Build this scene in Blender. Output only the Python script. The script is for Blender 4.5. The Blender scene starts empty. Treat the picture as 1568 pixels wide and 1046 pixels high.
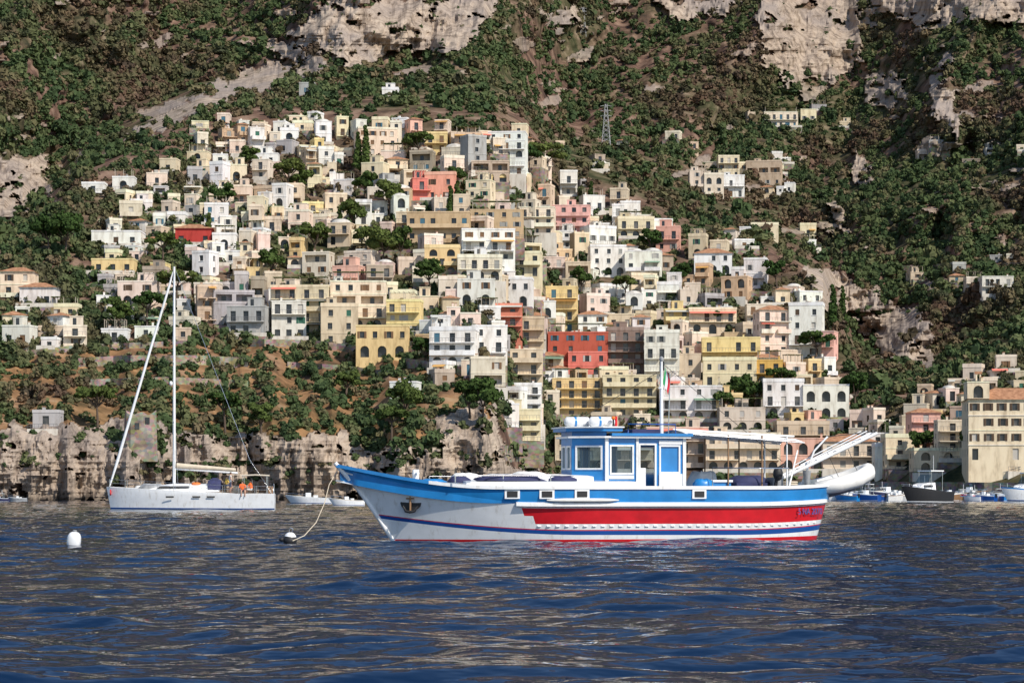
import bpy, math, random, numpy as np
from mathutils import Vector, Matrix
random.seed(11)
F=3702.0; H0=1.3; HY=756.0; CX=784.0
R=random.random
U=random.uniform
scn=bpy.context.scene
def link(o): scn.collection.objects.link(o); return o
def ss(x):
    x=np.clip(x,0,1); return x*x*(3-2*x)
_nc={}
def vn(x,y,seed):
    if seed not in _nc: _nc[seed]=np.random.default_rng(seed).random((256,256))
    r=_nc[seed]; xi=np.floor(x).astype(int); yi=np.floor(y).astype(int)
    fx=x-xi; fy=y-yi; fx=fx*fx*(3-2*fx); fy=fy*fy*(3-2*fy)
    a=r[xi&255,yi&255]; b=r[(xi+1)&255,yi&255]; c=r[xi&255,(yi+1)&255]; d=r[(xi+1)&255,(yi+1)&255]
    return (a*(1-fx)+b*fx)*(1-fy)+(c*(1-fx)+d*fx)*fy
def fbm(x,y,seed,o=4):
    s=0;a=.5;t=0
    for i in range(o):
        s=s+a*vn(x,y,seed+i); t+=a; a*=.5; x=x*2.03+7.1; y=y*2.03+3.3
    return s/t
def ridg(x,y,seed,o=4):
    s=0;a=.5;t=0
    for i in range(o):
        s=s+a*(1-abs(2*vn(x,y,seed+i)-1)); t+=a; a*=.5; x=x*2.03+7.1; y=y*2.03+3.3
    return s/t
def pip(px,py,poly):
    ins=np.zeros(px.shape,bool); n=len(poly)
    for i in range(n):
        x1,y1=poly[i]; x2,y2=poly[(i+1)%n]
        if y1==y2: continue
        c=((y1>py)!=(y2>py))&(px<(x2-x1)*(py-y1)/(y2-y1)+x1)
        ins^=c
    return ins
# ------------------------------------------------------------ terrain shape
SIL=np.array([(-1200,560),(-300,470),(0,400),(60,370),(130,280),(300,190),(420,180),(620,175),(800,195),(850,250),(950,295),(1040,345),(1180,390),(1260,450),(1290,540),(1320,610),(1400,620),(1568,560),(1900,540),(3000,520)],float)
ROCKS=[
 [(415,75),(490,20),(560,-60),(810,-60),(745,45),(695,76),(610,82),(545,108),(500,76),(440,96)],
 [(500,82),(400,100),(300,140),(205,200),(215,215),(300,180),(390,140),(500,104)],
 [(1165,-60),(1300,-60),(1328,40),(1324,88),(1278,128),(1210,132),(1162,95),(1165,40)],
 [(1300,-60),(1750,-80),(1750,14),(1480,38),(1390,34),(1330,16)],
 [(830,15),(890,15),(890,45),(840,45)],[(1000,0),(1130,-10),(1120,24),(1030,28)],
 [(1422,95),(1450,92),(1470,220),(1436,190)],[(1325,120),(1390,115),(1390,160),(1335,165)],[(1308,235),(1332,230),(1332,295),(1312,295)],
 [(1230,405),(1300,425),(1360,455),(1430,495),(1426,562),(1380,568),(1320,505),(1255,475)],
 [(-40,255),(70,240),(80,300),(20,330),(-40,320)],
 [(1275,300),(1298,320),(1298,352),(1280,345)],
 [(-1300,690),(60,655),(180,640),(330,672),(500,665),(600,690),(740,700),(860,735),(860,820),(-1300,820)],
 [(640,640),(760,610),(775,700),(690,700)],
]
def rockmask(px,py):
    wx=px+24*(fbm(px/22,py/22,50,5)-.5)*2+10*(fbm(px/5,py/5,55,2)-.5); wy=py+20*(fbm(px/22,py/18,60,5)-.5)*2+8*(fbm(px/5,py/5,65,2)-.5)
    m=np.zeros(px.shape)
    for p in ROCKS: m=np.maximum(m,pip(wx,wy,p).astype(float))
    m*= (fbm(px/20,py/12,66,4)<.70)
    extra=(fbm(px/50+py/70,py/22,70,5)>.715)
    return np.maximum(m,extra*.7*(np.interp(px,SIL[:,0],SIL[:,1])>py+20))
def drymask(px,py):
    a=pip(px,py,[(-1300,560),(0,540),(330,520),(640,530),(760,580),(760,660),(600,690),(400,665),(180,650),(0,660),(-1300,690)])
    return a.astype(float)
def TD(px,py,fine=True):
    px=np.asarray(px,float); py=np.asarray(py,float)
    t=(HY-py)/F; tc=np.clip(t,-.02,.14)
    left=1-ss((px-735)/100)
    te=tc*(left*ss(tc/.055)+(1-left))
    D0=np.interp(px,[-1200,0,500,740,860,1300,1500,1700,2600],[430,455,480,470,545,540,495,480,430])
    D=D0*.42/(.42-te)
    D=D*(1+2.3*np.clip(t-.14,0,1))
    ys=np.interp(px,SIL[:,0],SIL[:,1])
    s=ss((ys-py)/80)
    J=np.interp(px,[0,500,900,1300,1568],[.24,.2,.28,.36,.3])
    D=D*(1+J*s)
    D=D+s*(130*(ridg(px/330+py/600,py/520,1,3)-.55)*-1+60*(fbm(px/85+py/200,py/90,11)-.5)+16*(fbm(px/24,py/24,21,3)-.5))
    D=D+(1-s)*(5*(fbm(px/60,py/50,31,3)-.5))
    coast=left*(1-ss((t-.045)/.03))*ss((t+.02)/.02)
    D=D+coast*(26*(ridg(px/90,py/260,41,3)-.55)*-1)
    if fine:
        r=rockmask(px,py)
        D=D-r*(7*ridg(px/30,py/90,81,5)+3.2*ridg(px/9+py/40,py/22,85,4)+2.5*ridg(px/60,py/9,89,3)-4)*np.where(s>.5,1.6,.8)
    return D
def Dt(px,py): return float(TD(np.array([px]),np.array([py]),False)[0])
def Wp(px,py,D): return Vector(((px-CX)/F*D,D,H0+(HY-py)/F*D))
# ------------------------------------------------------------ materials
def newmat(name):
    m=bpy.data.materials.new(name); m.use_nodes=True
    nt=m.node_tree; b=nt.nodes['Principled BSDF']; return m,nt,b
def N(nt,t,**k):
    n=nt.nodes.new(t)
    for a,v in k.items(): setattr(n,a,v)
    return n
def noise(nt,vec,scale,detail=4,rough=.55):
    n=N(nt,'ShaderNodeTexNoise'); n.inputs['Scale'].default_value=scale; n.inputs['Detail'].default_value=detail; n.inputs['Roughness'].default_value=rough
    if vec: nt.links.new(vec,n.inputs['Vector'])
    return n.outputs['Fac']
def ramp(nt,fac,stops):
    r=N(nt,'ShaderNodeValToRGB'); cr=r.color_ramp
    while len(cr.elements)<len(stops): cr.elements.new(.5)
    for e,(p,c) in zip(cr.elements,stops):
        e.position=p; e.color=(*c,1) if len(c)==3 else c
    nt.links.new(fac,r.inputs['Fac']); return r.outputs['Color']
def mix(nt,fac,a,b,mode='MIX'):
    n=N(nt,'ShaderNodeMixRGB',blend_type=mode)
    for k,v in (('Fac',fac),('Color1',a),('Color2',b)):
        if hasattr(v,'is_linked'): nt.links.new(v,n.inputs[k])
        elif k=='Fac': n.inputs[k].default_value=v
        else: n.inputs[k].default_value=(*v,1)
    return n.outputs['Color']
def pos(nt,scale=(1,1,1)):
    g=N(nt,'ShaderNodeNewGeometry'); m=N(nt,'ShaderNodeMapping'); m.inputs['Scale'].default_value=scale
    nt.links.new(g.outputs['Position'],m.inputs['Vector']); return m.outputs['Vector']
def opos(nt,scale=(1,1,1)):
    g=N(nt,'ShaderNodeTexCoord'); m=N(nt,'ShaderNodeMapping'); m.inputs['Scale'].default_value=scale
    nt.links.new(g.outputs['Object'],m.inputs['Vector']); return m.outputs['Vector']
def bump(nt,b,h,strength,dist):
    n=N(nt,'ShaderNodeBump'); n.inputs['Strength'].default_value=strength; n.inputs['Distance'].default_value=dist
    nt.links.new(h,n.inputs['Height']); nt.links.new(n.outputs['Normal'],b.inputs['Normal'])
def attr(nt,name):
    a=N(nt,'ShaderNodeAttribute'); a.attribute_name=name; return a
def simple(name,col,rough=.5,metal=0,var=.12,scale=3.):
    m,nt,b=newmat(name)
    f=noise(nt,opos(nt),scale,3)
    c=ramp(nt,f,[(.3,tuple(x*(1-var) for x in col)),(.7,tuple(min(1,x*(1+var)) for x in col))])
    nt.links.new(c,b.inputs['Base Color']); b.inputs['Roughness'].default_value=rough; b.inputs['Metallic'].default_value=metal
    return m
def todiffuse(m):
    nt=m.node_tree; b=nt.nodes['Principled BSDF']; src=b.inputs['Base Color'].links[0].from_socket
    d=nt.nodes.new('ShaderNodeBsdfDiffuse'); nt.links.new(src,d.inputs['Color']); nt.links.new(d.outputs[0],nt.nodes['Material Output'].inputs['Surface']); nt.nodes.remove(b)
# stucco
M_st,nt,b=newmat('stucco')
a=attr(nt,'Col'); f=noise(nt,pos(nt,(.6,.6,.16)),1.3,3,.65); g=ramp(nt,f,[(.28,(.55,.51,.47)),(.47,(.90,.88,.86)),(.6,(1,1,1))])
c=mix(nt,.8,a.outputs['Color'],g,'MULTIPLY'); nt.links.new(c,b.inputs['Base Color']); todiffuse(M_st)
M_gl,nt,b=newmat('window_glass')
f=noise(nt,pos(nt),.35,0); c=ramp(nt,f,[(.35,(.018,.022,.028)),(.6,(.05,.055,.06)),(.78,(.14,.13,.12))]); nt.links.new(c,b.inputs['Base Color']); b.inputs['Roughness'].default_value=.2
M_tr,nt,b=newmat('painted_trim'); a=attr(nt,'Col'); nt.links.new(a.outputs['Color'],b.inputs['Base Color']); todiffuse(M_tr)
M_rt,nt,b=newmat('roof_tile')
f=noise(nt,pos(nt),1.2,3); c=ramp(nt,f,[(.3,(.24,.12,.07)),(.7,(.50,.27,.16))]); nt.links.new(c,b.inputs['Base Color']); todiffuse(M_rt)
M_sn,nt,b=newmat('stone_masonry')
v=N(nt,'ShaderNodeTexVoronoi'); v.inputs['Scale'].default_value=1.1; nt.links.new(pos(nt,(1,1,1.6)),v.inputs['Vector'])
f=noise(nt,pos(nt),.4,4); c=ramp(nt,f,[(.3,(.15,.13,.10)),(.7,(.38,.32,.25))]); c=mix(nt,.35,c,v.outputs['Color'],'SOFT_LIGHT'); nt.links.new(c,b.inputs['Base Color']); todiffuse(M_sn)
M_rl=simple('railing_metal',(.16,.16,.17),.5); todiffuse(M_rl)
HM=[M_st,M_gl,M_tr,M_rt,M_sn,M_rl]
# terrain material
M_te,nt,b=newmat('hillside')
ra=attr(nt,'rock').outputs['Fac']; da=attr(nt,'dry').outputs['Fac']
p=pos(nt)
n1=noise(nt,p,.012,2); n2=noise(nt,p,.11,4,.68); n3=noise(nt,pos(nt,(1,1,.22)),.22,5,.72)
veg=ramp(nt,n2,[(.34,(.030,.036,.020)),(.46,(.06,.062,.032)),(.57,(.12,.10,.06)),(.70,(.25,.20,.14))])
red=ramp(nt,n2,[(.3,(.055,.042,.036)),(.47,(.13,.08,.06)),(.64,(.25,.17,.125))])
k=ramp(nt,n1,[(.47,(0,0,0)),(.59,(1,1,1))]); veg=mix(nt,k,veg,red)
dry=ramp(nt,n2,[(.3,(.06,.055,.025)),(.42,(.17,.10,.05)),(.56,(.32,.18,.085)),(.72,(.38,.26,.15))])
veg=mix(nt,da,veg,dry)
rk=ramp(nt,n3,[(.30,(.10,.08,.068)),(.42,(.24,.19,.15)),(.53,(.39,.315,.25)),(.70,(.48,.40,.315))])
n4=noise(nt,p,.03,1); rk=mix(nt,ramp(nt,n4,[(.4,(0,0,0)),(.65,(.65,.65,.65))]),rk,(.26,.225,.21))
c=mix(nt,ra,veg,rk)
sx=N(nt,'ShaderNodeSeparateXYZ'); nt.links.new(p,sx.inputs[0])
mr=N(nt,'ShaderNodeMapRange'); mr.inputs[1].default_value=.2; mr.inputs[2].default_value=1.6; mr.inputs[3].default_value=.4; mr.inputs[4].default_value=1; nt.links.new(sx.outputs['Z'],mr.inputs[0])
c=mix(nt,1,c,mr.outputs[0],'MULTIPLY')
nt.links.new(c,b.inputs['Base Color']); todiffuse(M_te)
# foliage
def foliage(name,stops,redmix=True):
    m,nt,b=newmat(name)
    oi=N(nt,'ShaderNodeObjectInfo')
    c=ramp(nt,oi.outputs['Random'],stops)
    if redmix:
        n1=noise(nt,pos(nt),.016,1); k=ramp(nt,n1,[(.51,(0,0,0)),(.63,(.85,.85,.85))])
        c2=ramp(nt,oi.outputs['Random'],[(0,(.085,.058,.046)),(.35,(.14,.08,.06)),(.6,(.10,.095,.052)),(1,(.18,.118,.08))]); c=mix(nt,k,c,c2)
    else:
        n2=noise(nt,pos(nt),.9,1); g=ramp(nt,n2,[(.3,(.6,.6,.6)),(.7,(1.3,1.3,1.2))]); c=mix(nt,1,c,g,'MULTIPLY')
    nt.links.new(c,b.inputs['Base Color']); todiffuse(m)
    return m
M_fo=foliage('shrub_foliage',[(0,(.045,.070,.034)),(.3,(.062,.092,.040)),(.6,(.088,.115,.050)),(.8,(.12,.13,.062)),(.92,(.16,.125,.075)),(1,(.105,.125,.058))])  # greens lightened and greyed, haze put into the colour
M_tf=foliage('tree_foliage',[(0,(.035,.065,.022)),(.5,(.06,.095,.03)),(1,(.10,.125,.04))],False)
M_bk=simple('bark',(.10,.07,.05),.9)
# ------------------------------------------------------------ mesh utils
def gridmesh(name,X,Y,Z,mat,attrs={},smooth=True):
    r,c=X.shape; me=bpy.data.meshes.new(name)
    co=np.stack([X,Y,Z],-1).reshape(-1,3).astype(np.float32)
    me.vertices.add(r*c); me.vertices.foreach_set('co',co.ravel())
    i=np.arange(r*c).reshape(r,c); q=np.stack([i[:-1,:-1],i[:-1,1:],i[1:,1:],i[1:,:-1]],-1).reshape(-1,4)
    me.loops.add(q.size); me.loops.foreach_set('vertex_index',q.ravel().astype(np.int32))
    me.polygons.add(len(q)); me.polygons.foreach_set('loop_start',(np.arange(len(q))*4).astype(np.int32))
    me.update(calc_edges=True); me.validate()
    me.polygons.foreach_set('use_smooth',np.full(len(q),smooth))
    for k,v in attrs.items():
        a=me.attributes.new(k,'FLOAT','POINT'); a.data.foreach_set('value',v.ravel().astype(np.float32))
    me.materials.append(mat); o=bpy.data.objects.new(name,me); return link(o)
class MB:
    def __init__(s): s.v=[];s.f=[];s.m=[];s.c=[];s.sm=[]
    def poly(s,pts,m=0,col=(1,1,1),smooth=False):
        n=len(s.v); s.v+= [tuple(p) for p in pts]; s.f.append(tuple(range(n,n+len(pts)))); s.m.append(m); s.c.append(col); s.sm.append(smooth)
    def box(s,x0,x1,y0,y1,z0,z1,m=0,col=(1,1,1)):
        A=[(x0,y0,z0),(x1,y0,z0),(x1,y1,z0),(x0,y1,z0),(x0,y0,z1),(x1,y0,z1),(x1,y1,z1),(x0,y1,z1)]
        for f in ((0,1,5,4),(1,2,6,5),(2,3,7,6),(3,0,4,7),(4,5,6,7),(3,2,1,0)): s.poly([A[i] for i in f],m,col)
    def grid(s,P,m=0,col=(1,1,1),smooth=True,closed=False):
        n=len(s.v); r=len(P); c=len(P[0])
        for row in P: s.v+=[tuple(p) for p in row]
        for i in range(r-1):
            for j in range(c-1 if not closed else c):
                a=n+i*c+j; b2=n+i*c+(j+1)%c
                s.f.append((a,b2,b2+c,a+c)); s.m.append(m(i,j) if callable(m) else m); s.c.append(col); s.sm.append(smooth)
    def tube(s,pts,r,m=0,col=(1,1,1),k=6,cap=True):
        pts=[Vector(p) for p in pts]; P=[]
        for i,p in enumerate(pts):
            d=(pts[min(i+1,len(pts)-1)]-pts[max(i-1,0)]).normalized()
            a=d.cross(Vector((0,0,1))); a=a if a.length>.05 else d.cross(Vector((1,0,0))); a.normalize(); b3=d.cross(a)
            rr=r[i] if isinstance(r,(list,tuple)) else r
            P.append([p+a*rr*math.cos(t*2*math.pi/k)+b3*rr*math.sin(t*2*math.pi/k) for t in range(k)])
        s.grid(P,m,col,True,True)
        if cap: s.poly(P[0],m,col); s.poly(P[-1][::-1],m,col)
    def ell(s,c,r,m=0,col=(1,1,1),nu=12,nv=7,v0=-1,v1=1,pw=1):
        P=[]
        for i in range(nv+1):
            ph=(v0+(v1-v0)*i/nv)*math.pi/2
            sg=lambda q:(abs(q)**pw)*(1 if q>=0 else -1)
            P.append([(c[0]+r[0]*sg(math.cos(ph))*sg(math.cos(t*2*math.pi/nu)),c[1]+r[1]*sg(math.cos(ph))*sg(math.sin(t*2*math.pi/nu)),c[2]+r[2]*sg(math.sin(ph))) for t in range(nu)])
        s.grid(P,m,col,True,True)
    def obj(s,name,mats,loc=(0,0,0),rz=0,parent=None,weld=False):
        me=bpy.data.meshes.new(name); me.from_pydata(s.v,[],s.f)
        for m in mats: me.materials.append(m)
        me.polygons.foreach_set('material_index',s.m); me.polygons.foreach_set('use_smooth',s.sm)
        ca=me.color_attributes.new('Col','FLOAT_COLOR','CORNER')
        buf=[]
        for f,c in zip(s.f,s.c): buf+= [c[0],c[1],c[2],1.]*len(f)
        ca.data.foreach_set('color',buf)
        o=bpy.data.objects.new(name,me); o.location=loc; o.rotation_euler=(0,0,rz); link(o)
        if parent: o.parent=parent
        return o
# ------------------------------------------------------------ terrain
pxs=np.concatenate([np.linspace(-1150,-60,90)[:-1],np.arange(-60,1632,2.3),np.linspace(1635,2700,90)])
pys=np.concatenate([np.arange(806,-45,-2.3),np.linspace(-50,-950,110)])
PX,PY=np.meshgrid(pxs,pys)
DD=TD(PX,PY)
crest=np.clip((-PY-650)/300,0,1)
Z=H0+(HY-PY)/F*DD-crest**2*150*fbm(PX/150,PY*0,95)
RK=rockmask(PX,PY); DR=drymask(PX+60*(fbm(PX/40,PY/40,97)-.5),PY)*np.clip(.55+1.2*(fbm(PX/30,PY/20,98)-.35),0,1)
gridmesh('mountain_hillside',(PX-CX)/F*DD,DD,Z,M_te,{'rock':RK,'dry':DR},False)
# ------------------------------------------------------------ shrubs
def leafcloud(nl,lobes,leaf,seed,flat=.8,core=True):
    rg=np.random.default_rng(seed); V=[];Fc=[]
    for i in range(nl):
        cx,cy,cz,r=lobes[rg.integers(len(lobes))]
        d=rg.normal(size=3); d/=np.linalg.norm(d); 
        if d[2]<-.3: d[2]*=-.5
        q=r*(.72+.36*rg.random()); p=np.array([cx+d[0]*q,cy+d[1]*q,cz+d[2]*q*flat])
        a=rg.normal(size=3)+d*.2; a/=np.linalg.norm(a); n=d+.6*rg.normal(size=3); b=np.cross(n,a); b/=np.linalg.norm(b)+1e-6; a=np.cross(b,n/np.linalg.norm(n))
        s=leaf*(.6+.8*rg.random()); k=len(V)
        V+=[p-a*s-b*s*.6,p+a*s*.6-b*s,p+a*s+b*s*.6,p-a*s*.5+b*s]; Fc.append((k,k+1,k+2,k+3))
    if core:
        for cx,cy,cz,r in lobes:
            k=len(V); nu=6
            for j in range(4):
                ph=(-.5+j/3)*math.pi
                for t in range(nu):
                    rr=r*.78*(.8+.35*rg.random()); V.append(np.array([cx+rr*math.cos(ph)*math.cos(t*6.283/nu),cy+rr*math.cos(ph)*math.sin(t*6.283/nu),cz+rr*math.sin(ph)*flat]))
            for j in range(3):
                for t in range(nu): Fc.append((k+j*nu+t,k+j*nu+(t+1)%nu,k+(j+1)*nu+(t+1)%nu,k+(j+1)*nu+t))
    return [tuple(v) for v in V],Fc
srcs=[]
for i in range(5):
    rg=random.Random(i+3)
    lobes=[(rg.uniform(-.6,.6),rg.uniform(-.6,.6),rg.uniform(.2,.8+.2*i*.4),rg.uniform(.4,.75)) for _ in range(4)]
    V,Fc=leafcloud(72,lobes,.2,i,.8+.1*(i%3))
    me=bpy.data.meshes.new('shrub'); me.from_pydata(V,[],Fc); me.materials.append(M_fo)
    o=link(bpy.data.objects.new('hillside_shrub',me)); px,py=[(700,150),(200,180),(1000,180),(1350,380),(450,150)][i]
    o.location=Wp(px,py,Dt(px,py)); o.scale=(2.5,)*3; srcs.append(o)
def scatter(name,P,S):
    me=bpy.data.meshes.new(name); me.vertices.add(len(P)); me.vertices.foreach_set('co',P.astype(np.float32).ravel())
    a=me.attributes.new('sc','FLOAT','POINT'); a.data.foreach_set('value',S.astype(np.float32))
    o=link(bpy.data.objects.new(name,me))
    ng=bpy.data.node_groups.new(name,'GeometryNodeTree'); ng.interface.new_socket('Geometry',in_out='INPUT',socket_type='NodeSocketGeometry'); ng.interface.new_socket('Geometry',in_out='OUTPUT',socket_type='NodeSocketGeometry')
    n=ng.nodes; L=ng.links; gi=n.new('NodeGroupInput'); go=n.new('NodeGroupOutput'); ip=n.new('GeometryNodeInstanceOnPoints'); jg=n.new('GeometryNodeJoinGeometry')
    for s in srcs:
        oi=n.new('GeometryNodeObjectInfo'); oi.inputs['Object'].default_value=s; oi.inputs['As Instance'].default_value=True; L.new(oi.outputs['Geometry'],jg.inputs[0])
    na=n.new('GeometryNodeInputNamedAttribute'); na.data_type='FLOAT'; na.inputs['Name'].default_value='sc'
    rr=n.new('FunctionNodeRandomValue'); rr.data_type='FLOAT_VECTOR'; rr.inputs[0].default_value=(-.15,-.15,0); rr.inputs[1].default_value=(.15,.15,6.28)
    rs=n.new('FunctionNodeRandomValue'); rs.data_type='FLOAT_VECTOR'; rs.inputs[0].default_value=(.7,.7,.6); rs.inputs[1].default_value=(1.2,1.2,1.3); rs.inputs['Seed'].default_value=5
    vm=n.new('ShaderNodeVectorMath'); vm.operation='SCALE'; L.new(rs.outputs[0],vm.inputs[0]); L.new(na.outputs['Attribute'],vm.inputs['Scale'])
    L.new(gi.outputs[0],ip.inputs['Points']); L.new(jg.outputs[0],ip.inputs['Instance']); ip.inputs['Pick Instance'].default_value=True
    L.new(rr.outputs[0],ip.inputs['Rotation']); L.new(vm.outputs[0],ip.inputs['Scale']); L.new(ip.outputs[0],go.inputs[0])
    md=o.modifiers.new('scatter','NODES'); md.node_group=ng
    return o
rg=np.random.default_rng(5)
def sample(n,x0,x1,y0,y1):
    return rg.uniform(x0,x1,n),rg.uniform(y0,y1,n)
x,y=sample(46000,-130,1700,-70,745)
ys=np.interp(x,SIL[:,0],SIL[:,1]); rk=rockmask(x,y); dr=drymask(x,y)
mt=(y<ys-12)
prob=np.where(mt,.88-.45*(fbm(x/40,y/40,120)>.58),.32)
prob=np.where((~mt)&(x<320),.6,prob)
prob=np.where(dr>0,.30,prob); prob=np.where(rk>.5,.04,prob)
prob=np.where((x>840)&(y>700),.03,prob); prob=np.where((x<740)&(y>735),0,prob)
keep=rg.random(len(x))<prob; x=x[keep];y=y[keep];mt=mt[keep];dr=dr[keep];rk=rk[keep]
town=(~mt)&(dr==0)&(x>150)&(x<1320)
D=TD(x,y)-np.where(town&(rg.random(len(x))<.3),rg.uniform(1.5,3.5,len(x)),0)
P=np.stack([(x-CX)/F*D,D,H0+(HY-y)/F*D-.3-np.where(town,.6,0)],-1)
S=np.where(mt,rg.uniform(1.0,2.7,len(x))*(1+.5*(rg.random(len(x))<.08)),rg.uniform(.8,2.3,len(x))); S=np.where(rk>.5,rg.uniform(.5,1.2,len(x)),S); S=np.where(dr>0,rg.uniform(.5,2.0,len(x)),S)
scatter('hillside_shrubs',P,S); print('shrubs',len(x))
# ------------------------------------------------------------ houses
C=dict(w=(.82,.80,.75),c=(.80,.68,.49),y=(.78,.59,.30),p=(.79,.47,.37),o=(.60,.44,.28),b=(.62,.51,.38),r=(.55,.15,.10),g=(.44,.43,.42),s=(.73,.64,.52),q=(.81,.66,.55),d=(.42,.35,.28))
SH=[(.05,.14,.10),(.10,.07,.05),(.07,.16,.22),(.20,.12,.07),(.30,.30,.28),(.45,.43,.4)]
def wall(mb,O,Ud,w,zb,zt,ops,m,col):
    Ux=Vector(Ud); Nn=Vector((Ux.y,-Ux.x,0)); O=Vector(O)
    def P(x,z,d=0): 
        q=O+Ux*x-Nn*d; return (q.x,q.y,z)
    Q=lambda x0,x1,z0,z1: mb.poly([P(x0,z0),P(x1,z0),P(x1,z1),P(x0,z1)],m,col)
    if not ops: Q(0,w,zb,zt); return
    z0,z1=ops[0][2],ops[0][3]
    if z0>zb+.01: Q(0,w,zb,z0)
    if zt>z1+.01: Q(0,w,z1,zt)
    x=0
    for (a,b4,_,_,arch,dp,mm,cc) in ops:
        if a>x: Q(x,a,z0,z1)
        x=b4
        mb.poly([P(a,z0,dp),P(b4,z0,dp),P(b4,z1,dp),P(a,z1,dp)],mm,cc)
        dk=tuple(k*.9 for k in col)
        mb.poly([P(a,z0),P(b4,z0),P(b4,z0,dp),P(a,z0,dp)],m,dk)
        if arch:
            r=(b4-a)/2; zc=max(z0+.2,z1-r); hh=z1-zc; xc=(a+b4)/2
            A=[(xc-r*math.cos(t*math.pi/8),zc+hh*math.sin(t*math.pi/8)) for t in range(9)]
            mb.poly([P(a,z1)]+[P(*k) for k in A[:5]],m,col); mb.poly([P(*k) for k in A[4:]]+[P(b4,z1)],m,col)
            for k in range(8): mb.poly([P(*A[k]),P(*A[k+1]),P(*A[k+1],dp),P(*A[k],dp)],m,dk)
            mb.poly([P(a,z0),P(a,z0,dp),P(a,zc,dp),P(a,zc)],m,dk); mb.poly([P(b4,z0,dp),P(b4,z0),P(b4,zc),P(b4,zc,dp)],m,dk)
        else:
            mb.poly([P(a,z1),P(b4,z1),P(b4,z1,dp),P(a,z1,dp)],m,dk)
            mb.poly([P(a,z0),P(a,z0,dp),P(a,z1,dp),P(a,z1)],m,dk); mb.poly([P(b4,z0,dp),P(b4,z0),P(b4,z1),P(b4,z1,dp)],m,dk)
    if x<w: Q(x,w,z0,z1)
def rail(mb,x0,x1,y,z,solid,col,back=None):
    if solid: mb.box(x0,x1,y,y+.12,z,z+.9,0,col)
    else:
        mb.box(x0,x1,y,y+.06,z+.9,z+.97,5,col); mb.box(x0,x1,y,y+.05,z+.45,z+.49,5,col)
        n=max(2,int((x1-x0)/.7))
        for i in range(n+1):
            xx=x0+(x1-x0-.05)*i/n; mb.box(xx,xx+.05,y+.005,y+.05,z,z+.9,5,col)
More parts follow.
